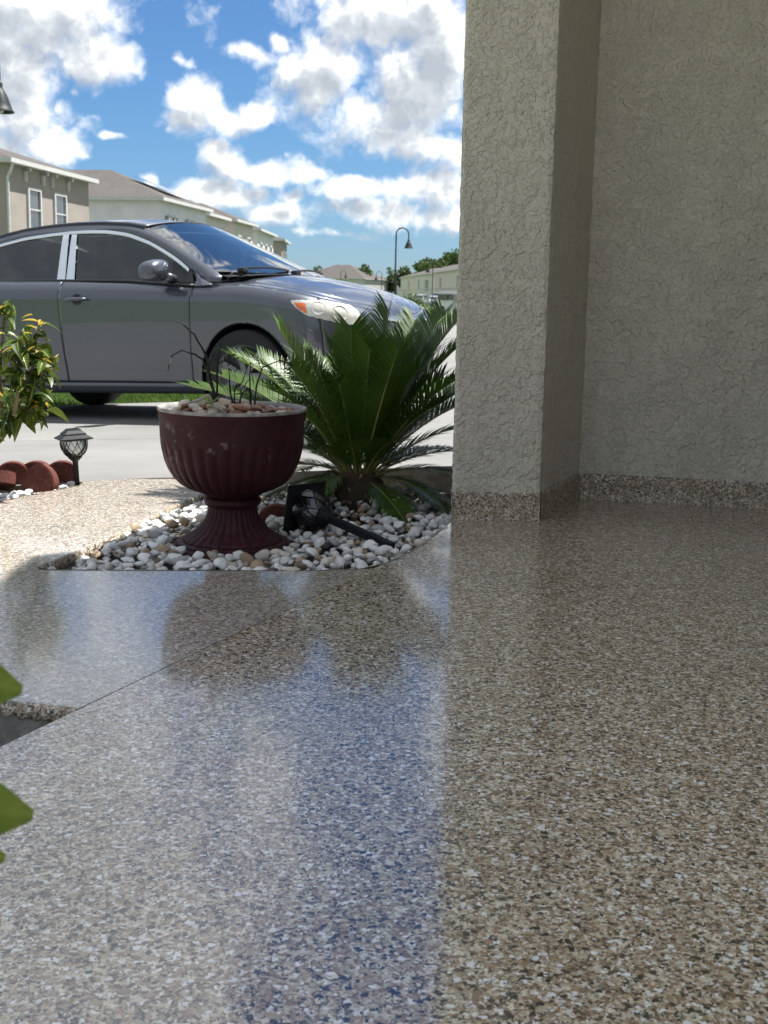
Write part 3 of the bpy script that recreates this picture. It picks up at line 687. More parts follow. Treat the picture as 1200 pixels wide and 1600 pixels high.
# headlamps: lens proud of the skin, reflector bowl and amber marker behind it
def lamp_region(poly):
    def f(s, k):
        c = False; n = len(poly)
        for i in range(n):
            x1, y1 = poly[i]; x2, y2 = poly[(i+1) % n]
            if (y1 > k) != (y2 > k) and s < (x2-x1)*(k-y1)/(y2-y1)+x1: c = not c
        return c
    return f
HL = [(.375,.910),(.415,.925),(.485,.94),(.56,.958),(.645,.975),(.785,.99),(.83,.935),(.855,.855),(.81,.775),(.705,.755),(.56,.775),(.475,.79),(.415,.845)]
AM = [(.400,.898),(.48,.905),(.487,.80),(.43,.842)]
for side in (-1, 1):
    hl = shell(rng(.30, .98, .008), rng(.60, 1.0, .008), side, 0, .004, lamp_region(HL)).build('headlight', M['reflector'], car, True)
    sm = hl.modifiers.new('smooth', 'SMOOTH'); sm.factor = .5; sm.iterations = 4
    am = shell(rng(.30, .98, .006), rng(.60, 1.0, .006), side, 0, .008, lamp_region(AM)).build('indicator', M['amber'], hl, True)
    sm = am.modifiers.new('smooth', 'SMOOTH'); sm.factor = .5; sm.iterations = 3
    for (s, k, rad) in ((.56, .885, .048), (.70, .875, .056)):
        c = skin(s, k); c.y *= -side
        bl = MB(); bl.lathe([(.001, .008), (rad*.55, .009), (rad*.9, .0115), (rad, .0125)], 20)
        nrm = (skin(s+.01, k)-skin(s-.01, k)).cross(skin(s, k+.01)-skin(s, k-.01)).normalized()
        if side > 0: nrm.y *= -1
        q = nrm.to_track_quat('Z', 'Y'); bl.v = [tuple(q @ Vector(v) + c - nrm*.010) for v in bl.v]
        bl.build('reflector', plain('lamp_bowl', (.50, .50, .46), .25, .6, .3, 40), hl, True)
    grl = shell(rng(1.0, 1.25, .02), rng(.70, .90, .02), side, 0, .006).build('grille', M['blackplastic'], car, True)
    shell(rng(.9, 1.25, .02), rng(.16, .50, .02), side, 0, .006).build('intake', M['blackplastic'], car, True)
    cb = MB(); cb.tube([skin(s, .91) * 1.0 + Vector((.010, 0, 0)) if side < 0 else Vector((skin(s, .91).x+.010, -skin(s, .91).y, skin(s, .91).z)) for s in rng(.98, 1.25, .03)], .012, 8); cb.build('grille_bar', M['chrome'], grl, True)
em = MB(); em.tube([(.915+.012*abs(math.cos(a))*0, .062*math.cos(a), .640+.044*math.sin(a)) for a in [2*math.pi*i/20 for i in range(21)]], .008, 6)
em.tube([(.918, .028*math.cos(a), .640+.042*math.sin(a)) for a in [2*math.pi*i/20 for i in range(21)]], .006, 6)
em.tube([(.918, .055*math.cos(a), .664+.016*math.sin(a)) for a in [2*math.pi*i/20 for i in range(21)]], .006, 6); em.build('badge', M['chrome'], car, True)
# wheel arches and wheels
for cx in (AC[0], AC2[0]):
    for side in (-1, 1):
        ln = MB(); n = 28
        vs = []
        for q in range(n+1):
            a = math.pi*(-.12+1.24*q/n)
            for y, rr_ in ((-.846, AR+.004), (-.83, AR-.006), (-.60, AR+.02)): vs.append((cx+rr_*math.cos(a), y, .325+rr_*math.sin(a)))
        ln.add(vs, [(q*3+e, (q+1)*3+e, (q+1)*3+e+1, q*3+e+1) for q in range(n) for e in range(2)])
        ln.add([(cx-.36, -.6, .21), (cx+.36, -.6, .21), (cx+.36, -.6, .69), (cx-.36, -.6, .69)], [(0, 1, 2, 3)])
        if side > 0: ln.v = [(x, -y, z) for x, y, z in ln.v]
        ln.build('arch_liner', M['void'], car)
        wroot = MB(); wroot.lathe([(.205, -.095), (.245, -.105), (.295, -.10), (.312, -.085), (.316, -.04), (.316, .04), (.312, .085), (.295, .10), (.245, .105), (.205, .095)], 40)
        rm = MB(); rm.lathe([(.205, .09), (.212, .10), (.198, .085), (.185, .02), (.02, .045)], 40); 
        for sp in range(7):
            a = 2*math.pi*sp/7; rot = Matrix.Rotation(a, 3, 'Z'); rm.box(rot @ Vector((.115, 0, .075)), (.18, .045, .02), rot, bev=.006)
        rm.lathe([(.001, .09), (.03, .09), (.05, .08), (.055, .05)], 20)
        def orient(mb):
            mb.v = [(x + cx, (-1 if side < 0 else 1)*(.765 + z), y + .316) for x, y, z in mb.v]
            if side < 0: pass
            return mb
        w = orient(wroot).build('tyre', M['rubber'], car, True); orient(rm).build('rim', M['alloy'], w, True)
# interior
sd_ = MB()
for y in (-.37, .37):
    sd_.box((-1.15, y, .62), (.52, .50, .18), bev=.05); sd_.box((-1.42, y, .92), (.16, .48, .60), Matrix.Rotation(R(-14), 3, 'Y'), bev=.05); sd_.box((-1.50, y, 1.27), (.10, .26, .17), Matrix.Rotation(R(-10), 3, 'Y'), bev=.04)
sd_.box((-2.1, 0, .62), (.5, 1.3, .2), bev=.05); sd_.box((-2.42, 0, .92), (.16, 1.3, .55), Matrix.Rotation(R(-20), 3, 'Y'), bev=.05); sd_.build('seats', M['seat'], car, True)
da = MB(); da.box((-.42, 0, .88), (.46, 1.40, .18), bev=.05); da.build('dashboard', M['blackplastic'], car, True)
stw = MB(); stw.tube([(-.80+.07*math.sin(a)*.5, .37+.185*math.cos(a), .92+.175*math.sin(a)) for a in [2*math.pi*i/24 for i in range(25)]], .014, 8); stw.build('steering_wheel', M['blackplastic'], car, True)

# ---------------------------------------------------------------- houses across the street and beyond
def m_wall(col):
    def b(t):
        P = oc(t); n = t.noise(P, 1.2, 5, .6); g = t.noise(P, 22, 3, .6)
        return bsdf(t, col=t.mix(t.mr(n, .3, .7), [c*.93 for c in col], [min(1, c*1.05) for c in col]), rough=.85, spec=.2, nrm=bump(t, g, .3, .02))
    return b
def m_shingle(t):
    P = oc(t); br = t.n('ShaderNodeTexBrick', {'Vector': P, 'Color1': (.098, .090, .084, 1), 'Color2': (.070, .066, .062, 1), 'Mortar': (.07, .06, .055, 1), 'Scale': 3.0, 'Mortar Size': .012}, out=0)
    n = t.noise(P, .8, 5, .6); n2 = t.noise(P, 9, 4, .7)
    c = t.mix(t.mr(n2, .35, .7, 0, .6), br, (.135, .124, .115)); c = t.mix(t.mr(n, .4, .7, 0, .4), c, (.07, .063, .06))
    return bsdf(t, col=c, rough=.92, spec=.2)
M['shingle'] = material('roof_shingles', m_shingle)
M['trim'] = plain('white_trim', (.60, .59, .57), .6); M['pane'] = material('house_pane', lambda t: bsdf(t, col=(.045, .06, .065), rough=.06, spec=.8, coat=1.0, crough=.02))
M['shutter'] = plain('grey_shutter', (.17, .18, .18), .7); M['pv'] = plain('solar_panel', (.012, .014, .02), .15, coat=.8)
WALLC = {}
def wallmat(c):
    if c not in WALLC: WALLC[c] = material('render_%d' % len(WALLC), m_wall(c))
    return WALLC[c]
def far_house(label, A, B, depth, eave, ridge, col, wins, side_wins=(), over=.36, base=-.45, shutters=False, brackets=False, solar=False, spout=False, upper_only=True, group='two storey houses along the street', flip=False, garage=True):
    """front runs from A to B (ground points), the body reaches back to the left of A->B"""
    A, B = Vector(A), Vector(B); L = (B-A).length; e = (B-A).normalized(); nl = Vector((-e.y, e.x))
    if flip: nl = -nl
    t = thing('house', label, 'house', (A.x, A.y, base), group)
    T = Matrix(((e.x, nl.x, 0), (e.y, nl.y, 0), (0, 0, 1)))        # local: x along the front, y to the back, z up
    H_ = eave-base
    def put(mb, name, mat, parent=t):
        mb.v = [tuple(T @ Vector(v)) for v in mb.v]
        if flip: mb.f = [f[::-1] for f in mb.f]
        return mb.build(name, mat, parent)
    w = MB(); w.prism([(0, 0), (L, 0), (L, depth), (0, depth)], 0, H_); put(w, 'wall', wallmat(col))
    # hipped roof
    o = over; x0, x1, y0, y1 = -o, L+o, -o, depth+o; wd = min(x1-x0, y1-y0)/2; rh = ridge-eave
    if (x1-x0) >= (y1-y0): ra, rb = (x0+wd, (y0+y1)/2), (x1-wd, (y0+y1)/2)
    else: ra, rb = ((x0+x1)/2, y0+wd), ((x0+x1)/2, y1-wd)
    zt = H_+.10
    vs = [(x0, y0, zt), (x1, y0, zt), (x1, y1, zt), (x0, y1, zt), (*ra, zt+rh), (*rb, zt+rh)]
    fs = [(0, 1, 5, 4), (1, 2, 5), (2, 3, 4, 5), (3, 0, 4)] if (x1-x0) >= (y1-y0) else [(0, 1, 4), (1, 2, 5, 4), (2, 3, 5), (3, 0, 4, 5)]
    r = MB(); r.add(vs, fs); ro = put(r, 'roof', M['shingle'])
    fa = MB(); fa.prism([(x0, y0), (x1, y0), (x1, y1), (x0, y1)], H_-.07, H_+.098); put(fa, 'fascia', M['trim'], ro)
    if solar:
        u = Vector(vs[1])-Vector(vs[0]) ; a = Vector(vs[0]); top = (Vector(vs[4])-a); pv = MB(); 
        n_ = (Vector(vs[1])-a).cross(top).normalized()*.22
        q = lambda s, h: a + u*s + (Vector(vs[4])-(a+u*.5))*h + n_
        for c0 in (0, 1, 2):
            for rr_ in (0, 1):
                s0, s1, h0, h1 = .34+.11*c0, .34+.11*(c0+1)-.006, .16+.26*rr_, .16+.26*(rr_+1)-.012
                pv.add([q(s0, h0), q(s1, h0), q(s1, h1), q(s0, h1)], [(0, 1, 2, 3)])
        pv.v = [tuple(T @ Vector(v)) for v in pv.v]; pv.build('solar_panel', M['pv'], ro)
    def window(x, z, ww, hh, side=False):
        fr = MB(); tw = .11
        for c, d in (((0, 0, hh/2+tw/2), (ww+2*tw, .08, tw)), ((0, 0, -hh/2-tw/2), (ww+2*tw+.06, .12, tw)), ((-ww/2-tw/2, 0, 0), (tw, .08, hh)), ((ww/2+tw/2, 0, 0), (tw, .08, hh)), ((0, .01, 0), (ww, .05, .055))): fr.box(c, d)
        pn = MB(); pn.box((0, .035, hh/4+.01), (ww, .02, hh/2-.03)); pn.box((0, .035, -hh/4-.01), (ww, .02, hh/2-.03))
        gr = MB()
        sh = MB()
        for s in (-1, 1):
            for k in range(9): sh.box((s*(ww/2+.34), -.0, -hh/2+hh*(k+.5)/9), (.36, .05, hh/9*.78))
            sh.box((s*(ww/2+.34), .012, 0), (.42, .04, hh))
        out = []
        for mb in (fr, pn, sh):
            if side: mb.v = [(vy-.045, vx*-1+x, vz+z) for vx, vy, vz in mb.v]
            else: mb.v = [(vx+x, vy-.045, vz+z) for vx, vy, vz in mb.v]
        f = put(fr, 'window', M['trim']); put(pn, 'pane', M['pane'], f)
        if shutters and not side: put(sh, 'shutter', M['shutter'], f)
    for x, z, ww, hh in wins: window(x*L, z-base, ww, hh)
    for y, z, ww, hh in side_wins: window(y, z-base, ww, hh, True)
    if brackets:
        for x, z, ww, hh in wins:
            for s in (-1, 1):
                b = MB(); b.prism([(-.07, 0), (.07, 0), (.07, .3), (-.07, .3)], -.10, .0); b.box((0, .06, -.28), (.10, .14, .45)); b.box((0, .14, -.05), (.14, .30, .12))
                b.v = [(vx+x*L+s*(ww/2+.32), -abs(vy), vz+H_-.14) for vx, vy, vz in b.v]; put(b, 'bracket', M['trim'])
    if spout:
        d = MB(); d.tube([(-.12, -.30, H_-.1), (-.12, -.22, H_-.35), (-.08, -.06, H_-.6), (-.08, -.06, .1)], .06, 6); put(d, 'downpipe', M['trim'])
    if garage:
        gd = MB()
        for k in range(4): gd.box((L*.5, -.03, .35+.56*k), (min(4.6, L*.6), .06, .53))
        put(gd, 'garage_door', M['trim'])
        bd = MB(); bd.box((L/2, -.05, H_*.5), (L+.1, .12, .18)); put(bd, 'band', M['trim'])
    return t
far_house('pinkish beige house at far left with two white framed windows under bracketed eaves', (-14.72, 48.18), (-13.58, 56.4), 10, 5.62, 7.05, (.36, .32, .285), [(.285, 3.95, 1.05, 1.5), (.60, 3.95, 1.05, 1.5)], brackets=True, spout=True)
far_house('grey blue walled house with shuttered windows and solar panels on its brown roof', (-12.23, 66.38), (-11.01, 74.91), 13, 5.62, 7.45, (.76, .735, .76), [(.22, 4.1, .9, 1.45), (.62, 4.1, .9, 1.45)], shutters=True, solar=True, side_wins=[(10.6, 3.9, .9, 1.4)])
far_house('narrow pale house unit set between shuttered house and beige row', (-11.25, 76.4), (-10.75, 81.5), 12, 5.5, 6.7, (.66, .62, .57), [(.5, 3.9, .8, 1.5)])
far_house('cream house unit with tall narrow windows behind windscreen of car', (-10.61, 84.91), (-9.96, 90.86), 12, 5.65, 6.9, (.64, .59, .52), [(.25, 3.8, .8, 1.7), (.75, 3.8, .8, 1.7)])
far_house('white house unit with paired pilasters near the end of left row', (-10.19, 96.19), (-9.9, 106.33), 12, 5.65, 6.9, (.74, .72, .70), [(.2, 3.8, .9, 1.7), (.5, 3.8, .9, 1.7), (.8, 3.8, .9, 1.7)])
far_house('dark taupe house closing the end of left row', (-9.81, 113.56), (-10.0, 121.6), 12, 5.65, 6.8, (.34, .31, .27), [(.3, 3.8, 1.0, 1.7), (.75, 3.8, 1.0, 1.7)])
gr2 = 'houses on the far side of the street bend'
far_house('cream far house with rounded bay beside column edge', (13.4, 203.0), (9.3, 249.0), 14, 5.6, 7.9, (.76, .68, .58), [(.80, 3.6, 1.6, 1.9), (.30, 3.6, 1.6, 1.9)], flip=True, group=gr2, base=-.6)
far_house('off white far house with large dark upper window behind white van', (9.0, 254.5), (6.0, 280.0), 14, 5.5, 7.7, (.77, .71, .65), [(.28, 3.2, 4.6, 2.2), (.75, 3.5, 1.4, 1.9)], flip=True, group=gr2, base=-.6)
far_house('ivory far house second from the lamp post', (5.5, 283.0), (3.3, 303.0), 14, 5.4, 7.5, (.78, .70, .60), [(.3, 3.4, 1.4, 1.9), (.75, 1.2, 1.2, 1.6)], flip=True, group=gr2, base=-.6)
far_house('bluish white far house directly behind tall lamp post', (3.9, 318.0), (-1.3, 392.0), 16, 5.5, 8.0, (.76, .76, .77), [(.06, 3.2, 2.4, 2.2), (.4, 3.4, 2, 2)], flip=True, group=gr2, base=-.6)
far_house('brown roofed far house above the bonnet of car', (-6.5, 330), (-25, 338), 16, 5.2, 9.0, (.55, .54, .52), [(.3, 3.2, 1.5, 1.9), (.7, 3.2, 1.5, 1.9)], flip=True, group=gr2, base=-.6)
far_house('low brown roofed far house left of the bonnet gable', (-23, 300), (-36, 300), 16, 4.9, 8.2, (.60, .59, .57), [(.3, 3.2, 1.5, 1.9)], flip=True, group=gr2, base=-.6)
bay = MB(); 

# ---------------------------------------------------------------- lamp posts
M['post'] = plain('lamp_post_green_black', (.008, .012, .013), .5); M['bulb'] = plain('frosted_globe', (.75, .75, .70), .3)
def lamp_post(label, x, y, top, arm=.42, hd=1, base=-.42, sc=1.0):
    """hook-armed lamp: the bell hangs hd * arm to the side"""
    t = thing('street_lamp', label, 'street lamp', (x, y, base), 'hook armed street lamps')
    Ht = top-base; r = .055*sc
    p = MB(); p.lathe([(.16, 0), (.16, .12), (.11, .2), (.10, .7), (.075, .8), (r, .95), (r*.85, Ht-arm)], 16); p.build('pole', M['post'], t, True)
    pts = [(hd*arm*(1-math.cos(a)), 0, Ht-arm+arm*math.sin(a)) for a in [math.pi*i/14 for i in range(15)]] + [(hd*2*arm, 0, Ht-arm-.30*sc)]
    a_ = MB(); a_.tube(pts, r*.72, 10); a_.build('arm', M['post'], t, True)
    z0 = Ht-arm-.30*sc; k = sc
    s = MB(); s.lathe([(.02, .02), (.055*k, .0), (.075*k, -.05), (.075*k, -.12), (.085*k, -.14), (.12*k, -.20), (.17*k, -.30), (.21*k, -.42), (.245*k, -.52), (.285*k, -.57), (.285*k, -.585), (.24*k, -.56), (.19*k, -.42), (.02, -.2)], 28, c=(hd*2*arm, 0, z0)); so_ = s.build('shade', M['post'], t, True)
    b = MB(); b.lathe([(.001, -.62), (.06, -.60), (.09, -.54), (.06, -.46), (.001, -.44)], 14, c=(hd*2*arm, 0, z0)); b.build('bulb', M['bulb'], so_, True)
    return t
lamp_post('black bell shaped street lamp cut by the left picture edge, nearest of all lamps', -7.74-.84, 25, 5.44+.08, .42, 1, -.42, 1.0)
lamp_post('tall hook armed street lamp standing clear against the sky right of car', .46, 83, 5.28, .42, 1, -.45, 1.05)
lamp_post('distant street lamp in front of off white house beside column', 5.35, 150, 4.9, .3, -1, -.5)
lamp_post('small distant street lamp just left of the tall lamp post', 1.2, 182, 3.9, .3, -1, -.5)
lamp_post('distant street lamp above car bonnet in front of brown roof', -1.0, 185, 4.4, .42, -1, -.5)
lamp_post('farthest street lamp, over the middle of car bonnet', -8.1, 210, 5.0, .42, 1, -.5)

# ---------------------------------------------------------------- distant vehicles
M['white_paint'] = plain('white_car_paint', (.72, .73, .74), .3, coat=.8); M['silver'] = plain('silver_paint', (.42, .43, .45), .3, .4, coat=.8)
def far_vehicle(name, label, cat, x, y, rz, L, Wd, H_, mat, prof, base=-.55):
    t = thing(name, label, cat, (x, y, base), 'vehicles parked in the distance'); t.rotation_euler = (0, 0, rz)
    b = MB(); n = len(prof); vs = []
    for s in (-1, 1):
        for (px, pz, inset) in prof: vs.append((px*L, s*(Wd/2-inset), pz*H_))
    fs = [tuple(range(n)), tuple(range(n, 2*n))[::-1]] + [(i, n+i, n+(i+1) % n, (i+1) % n) for i in range(n)]
    b.add(vs, [f[::-1] for f in fs]); b.build('body', mat, t)
    up = [p for p in prof if p[1] > .9]; xa, xb = min(p[0] for p in up)*L, max(p[0] for p in up)*L
    for s in (-1, 1):
        nwin = 3 if H_ > 1.7 else 2; wl = (xb-xa)/nwin
        for k in range(nwin):
            w = MB(); w.box((xa+wl*(k+.5), s*(Wd/2-.06), H_*.76), (wl*.82, .16, H_*.24)); w.build('window', M['pane'], t)
        for px in (-.31, .31):
            w = MB(); w.tube([(px*L, s*(Wd/2-.12), .33), (px*L, s*(Wd/2+.01), .33)], .33, 16); wo = w.build('wheel', M['rubber'], t)
            h = MB(); h.tube([(px*L, s*(Wd/2+.005), .33), (px*L, s*(Wd/2+.02), .33)], .20, 12); h.build('rim', M['alloy'], wo)
    fr = MB(); fx = max(p[0] for p in prof)*L
    ws = MB(); ws.box((xb+.22*(fx-xb)*.9, 0, H_*.76), (.12, Wd*.80, H_*.26), Matrix.Rotation(R(-32), 3, 'Y')); ws.build('windscreen', M['pane'], t)
    for s in (-1, 1):
        l = MB(); l.box((fx-.03, s*Wd*.36, H_*.42), (.10, .30, .16)); l.build('headlight', M['chrome'], t)
    gl = MB(); gl.box((fx-.01, 0, H_*.36), (.06, Wd*.5, .2)); gl.build('grille', M['blackplastic'], t)
    return t
van_prof = [(-.5, .16, 0), (-.5, .62, 0), (-.485, .96, .12), (-.44, 1.0, .14), (.22, 1.0, .14), (.30, .93, .12), (.41, .58, .03), (.49, .50, .03), (.5, .16, .03)]
suv_prof = [(-.5, .2, 0), (-.5, .56, 0), (-.46, .95, .14), (-.40, 1.0, .18), (.10, 1.0, .18), (.18, .96, .16), (.29, .62, .03), (.47, .54, .04), (.5, .2, .04)]
far_vehicle('van', 'white van with dark side windows parked in front of the far houses', 'van', 8.6, 192, R(172), 5.4, 2.0, 2.15, M['white_paint'], van_prof)
far_vehicle('parked_suv', 'silver off roader with dark windscreen parked left of the white van', 'car', 4.7, 186, R(-100), 4.7, 1.9, 1.75, M['silver'], suv_prof)
far_vehicle('parked_suv', 'dark windowed estate car parked before the white van', 'car', 6.6, 170, R(-95), 4.5, 1.85, 1.55, M['silver'], suv_prof)
far_vehicle('parked_suv', 'white car half hidden by the column edge', 'car', 5.25, 84, R(-60), 4.6, 1.85, 1.65, M['white_paint'], suv_prof, -.45)

# ---------------------------------------------------------------- trees
def m_leaf(c1, c2, nm):
    def b(t):
        P = oc(t); n = t.noise(P, 1.1, 4, .6)
        d = bsdf(t, col=t.mix(t.mr(n, .3, .7), c1, c2), rough=.6, spec=.3)
        tr = t.n('ShaderNodeBsdfTranslucent', {0: (c2[0]*1.2, c2[1]*1.3, c2[2], 1)})
        return t.n('ShaderNodeMixShader', {0: .25, 1: d, 2: tr})
    return material(nm, b)
M['oak'] = m_leaf((.035, .065, .018), (.08, .125, .035), 'oak_foliage'); M['bark'] = plain('bark', (.12, .095, .075), .9, bmp=.8, bscale=12)
def tree(label, x, y, h, rad, base=-.5, trunk_h=.4, n=900, name='oak_tree', leaf=.55, group='trees behind the far houses', crown_f=None, seed=1, flat=.7):
    rnd = random.Random(seed); t = thing(name, label, 'tree', (x, y, base), group)
    tr = MB(); th = h*trunk_h; tr.tube([(0, 0, -.2), (.1, 0, th*.5), (0, .1, th), (.1, 0, h*.75)], [h*.022, h*.017, h*.013, h*.004], 8)
    lumps = []
    for k in range(11):
        a = rnd.uniform(0, 6.28); rr_ = rad*rnd.uniform(.25, .75); z = th + (h-th)*rnd.uniform(.15, .85); rr_ *= 1-.6*max(0, (z-th)/(h-th)-.45)
        c = Vector((rr_*math.cos(a), rr_*math.sin(a), z)); lumps.append((c, rad*rnd.uniform(.28, .48)))
        tr.tube([(0, 0, th*.8), c*.5+Vector((0, 0, th*.35)), c], [h*.010, h*.006, h*.002], 5)
    tr.build('trunk', M['bark'], t, True)
    cr = MB()
    for k in range(n):
        c, r = rnd.choice(lumps); d = Vector((rnd.gauss(0, 1), rnd.gauss(0, 1), rnd.gauss(0, 1))).normalized()*r*rnd.uniform(.35, 1.08)**.6; d.z *= flat
        p = c+d; s = leaf*rnd.uniform(.5, 1.2); u = Vector((rnd.gauss(0, 1), rnd.gauss(0, 1), rnd.gauss(0, .6))).normalized(); v = u.orthogonal().normalized(); w = u.cross(v)
        q = rnd.uniform(0, 6.28); v, w = v*math.cos(q)+w*math.sin(q), w*math.cos(q)-v*math.sin(q)
        cr.add([p-v*s*.5, p+w*s*.28, p+v*s*.5+u*s*.15, p-w*s*.28], [(0, 1, 2, 3)])
    cr.build('crown', M['oak'], t); return t
TP = [(6.2, 330, 9.0, 4.8, 'dark green broad tree at left end of the wood behind far roofs'), (11.0, 322, 12.0, 5.8, 'tall rounded tree second from left in wood behind far roofs'), (17.0, 330, 13.6, 6.4, 'highest tree at the middle of the wood behind far roofs'), (23.0, 318, 11.6, 6.0, 'broad tree right of the highest one in the wood'), (29.0, 325, 12.4, 6.5, 'tree at right end of the wood, cut by column edge'), (1.8, 345, 7.0, 4, 'low tree top where the wood runs out behind the bluish house'), (14, 360, 12.0, 6, 'tree standing farther back between the two tallest ones of the wood')]
for i, (x, y, h, r, lab) in enumerate(TP): tree(lab, x, y, h, r, n=1500, leaf=1.15, seed=11+i)
tree('small spreading tree top against the sky above car bonnet', -7.0, 340, 10.0, 3.0, n=420, leaf=.8, seed=31, trunk_h=.62, flat=.55)
tree('tiny thin tree top left of the spreading one above brown roof', -20.0, 340, 9.3, 2.0, n=200, leaf=.7, seed=32, trunk_h=.65)
tree('sparse feathery tree beside the tall lamp post', .9, 345, 9.4, 1.9, n=150, leaf=.65, seed=33, trunk_h=.7)
for i, (x, y, h, r) in enumerate([(4.0, 176, 1.3, 1.2), (7.5, 178, 1.0, 1.6), (10.5, 176, 1.1, 1.5), (2.2, 120, 1.2, 1.2)]):
    t = thing('hedge_bush', ['rounded dark bush left of far parked cars', 'low dark bush in front of the white van', 'low dark bush against column edge below the van', 'dark shrub behind nose of the grey car'][i], 'bush', (x, y, -.55), 'bushes by the far street'); cr = MB(); rnd = random.Random(i+50)
    for k in range(420):
        d = Vector((rnd.gauss(0, .5), rnd.gauss(0, .4), abs(rnd.gauss(0, .5)))); p = Vector((d.x*r, d.y*r, min(1.3, d.z)*h)); s = .3
        u = Vector((rnd.gauss(0, 1), rnd.gauss(0, 1), rnd.gauss(0, 1))).normalized(); v = u.orthogonal().normalized(); w = u.cross(v); cr.add([p-v*s*.5, p+w*s*.3, p+v*s*.5, p-w*s*.3], [(0, 1, 2, 3)])
    cr.build('foliage', M['oak'], t)

# grass verge behind the driveway
def blade_strip(name, poly_pts, n, mat, hgt, seed, zf):
    rnd = random.Random(seed); g = MB()
    (a, b, c, d) = [Vector(p) for p in poly_pts]
    for k in range(n):
        u, v = rnd.random(), rnd.random()**1.3; p = (a+(b-a)*u)*(1-v) + (d+(c-d)*u)*v; z = zf(p.x, p.y)
        h = hgt*rnd.uniform(.5, 1.2); ang = rnd.uniform(0, 6.28); w = .006*rnd.uniform(.7, 1.6); dx, dy = math.cos(ang), math.sin(ang); l = rnd.uniform(.1, .7)*h
        g.add([(p.x-dx*w, p.y-dy*w, z-.01), (p.x+dx*w, p.y+dy*w, z-.01), (p.x+dx*w*.6-dy*l*.4, p.y+dy*w*.6+dx*l*.4, z+h*.6), (p.x-dy*l, p.y+dx*l, z+h)], [(0, 1, 2), (0, 2, 3)])
    o = g.build(name, mat, None, False, 'stuff'); return o
M['grass'] = m_leaf((.055, .10, .02), (.12, .19, .045), 'grass_blades')
tf = lambda x, y: terrain_z(x, y)
go = blade_strip('grass', [(-6.5, 9.85), (-1.0, 11.35), (-1.6, 14.2), (-7.5, 12.6)], 26000, M['grass'], .085, 3, lambda x, y: max(terrain_z(x, y), zdrive(x, min(y, 11.2))-.05))
tag(go, 'short green lawn strip seen beneath the car behind driveway', 'grass')
gv = MB(); gv.add([(x, y, zdrive(x, min(y, 11.2))-.045) for x, y in [(-9, 9.1), (-3.22, 10.72), (-2.35, 10.92), (-1.82, 11.0), (.5, 11.85), (3.6, 12.9), (3.4, 14.4), (-1.6, 14.3), (-9, 12.4)]], [tuple(range(9))]).build('verge', M['lawn'], kind='structure')

# ---------------------------------------------------------------- urn planter
def m_urn(t):
    P = oc(t); n = t.noise(P, 9, 6, .68); n2 = t.noise(P, 34, 5, .7, .8); fine = t.noise(P, 120, 4, .65)
    z = t.n('ShaderNodeSeparateXYZ', {0: P}, out=None).outputs[2]
    band = t.m('MULTIPLY', t.mr(z, .27, .34), t.mr(z, .44, .395))
    worn = t.m('MULTIPLY', t.mr(t.m('ADD', n, t.m('MULTIPLY', n2, .35)), .725, .82), band)
    low = t.m('MULTIPLY', t.mr(z, .17, .02), t.mr(n2, .42, .72)); speck = t.mr(fine, .66, .72)
    c = t.mix(t.mr(n, .3, .7), (.030, .0065, .0095), (.052, .012, .016))
    c = t.mix(t.m('MULTIPLY', worn, .75), c, (.20, .17, .18)); c = t.mix(t.m('MULTIPLY', low, .45), c, (.085, .062, .07)); c = t.mix(t.m('MULTIPLY', speck, t.m('MULTIPLY', t.mr(z, .2, .05), .6)), c, (.30, .28, .27))
    return bsdf(t, col=c, rough=t.m('ADD', .42, t.m('MULTIPLY', n2, .3)), spec=.22, nrm=bump(t, fine, .18, .003))
M['urn'] = material('urn_maroon_plastic', m_urn); M['rim'] = plain('urn_rim_worn', (.27, .255, .24), .75, var=.35, scale=25)
URN = Vector((-.488, 3.86, -.040))
urn = thing('urn_planter', 'maroon fluted urn planter with worn rim standing on white pebbles', 'planter', URN)
NF = 34
prof_b = [(.070, .178), (.092, .184), (.098, .191), (.112, .196), (.140, .207), (.165, .222), (.186, .243), (.203, .272), (.214, .300), (.221, .330), (.225, .352), (.228, .372), (.229, .400), (.2305, .428), (.233, .446), (.2345, .458)]
pb = []
for (a, b), (c, d) in zip(prof_b, prof_b[1:]):
    for k in range(3): pb.append((a+(c-a)*k/3, b+(d-b)*k/3))
pb.append(prof_b[-1])
def bowl_r(i, r, z, a):
    ph = (a*NF/(2*math.pi)) % 1.0; top = .355 + .012*math.sin(ph*math.pi)
    amp = .0062*min(1, max(0, (z-.192)/.02))*(1 if z < top-.01 else max(0, (top-z)/.01+0))
    return r - .004*(1 if z < .36 else 0)*0 + amp*(abs(math.sin(ph*math.pi))**.8 - .6)
bw = MB(); bw.lathe(pb, NF*8, rfun=bowl_r); bowl = bw.build('bowl', M['urn'], urn, True)
rm = MB(); rm.lathe([(.2345, .456), (.2362, .461), (.2350, .4655), (.230, .4665), (.224, .464), (.221, .452), (.219, .40)], 96); rm.build('rim', M['rim'], urn, True)
nk = MB(); nk.lathe([(.07, .178), (.086, .176), (.092, .168), (.090, .156), (.084, .150), (.079, .148), (.079, .140)], 64); nk.build('neck', M['urn'], urn, True)
prof_p = [(.078, .150), (.078, .135), (.081, .120), (.087, .105), (.097, .090), (.111, .075), (.127, .062), (.143, .052), (.156, .045), (.160, .040), (.159, .034)]
pp = []
for (a, b), (c, d) in zip(prof_p, prof_p[1:]):
    for k in range(3): pp.append((a+(c-a)*k/3, b+(d-b)*k/3))
pp.append(prof_p[-1])
def ped_r(i, r, z, a):
    ph = (a*30/(2*math.pi)) % 1.0; return r + .0055*(r/.16+.3)*(abs(math.sin(ph*math.pi))**.7-.6)*min(1, max(.1, (z-.034)/.01))
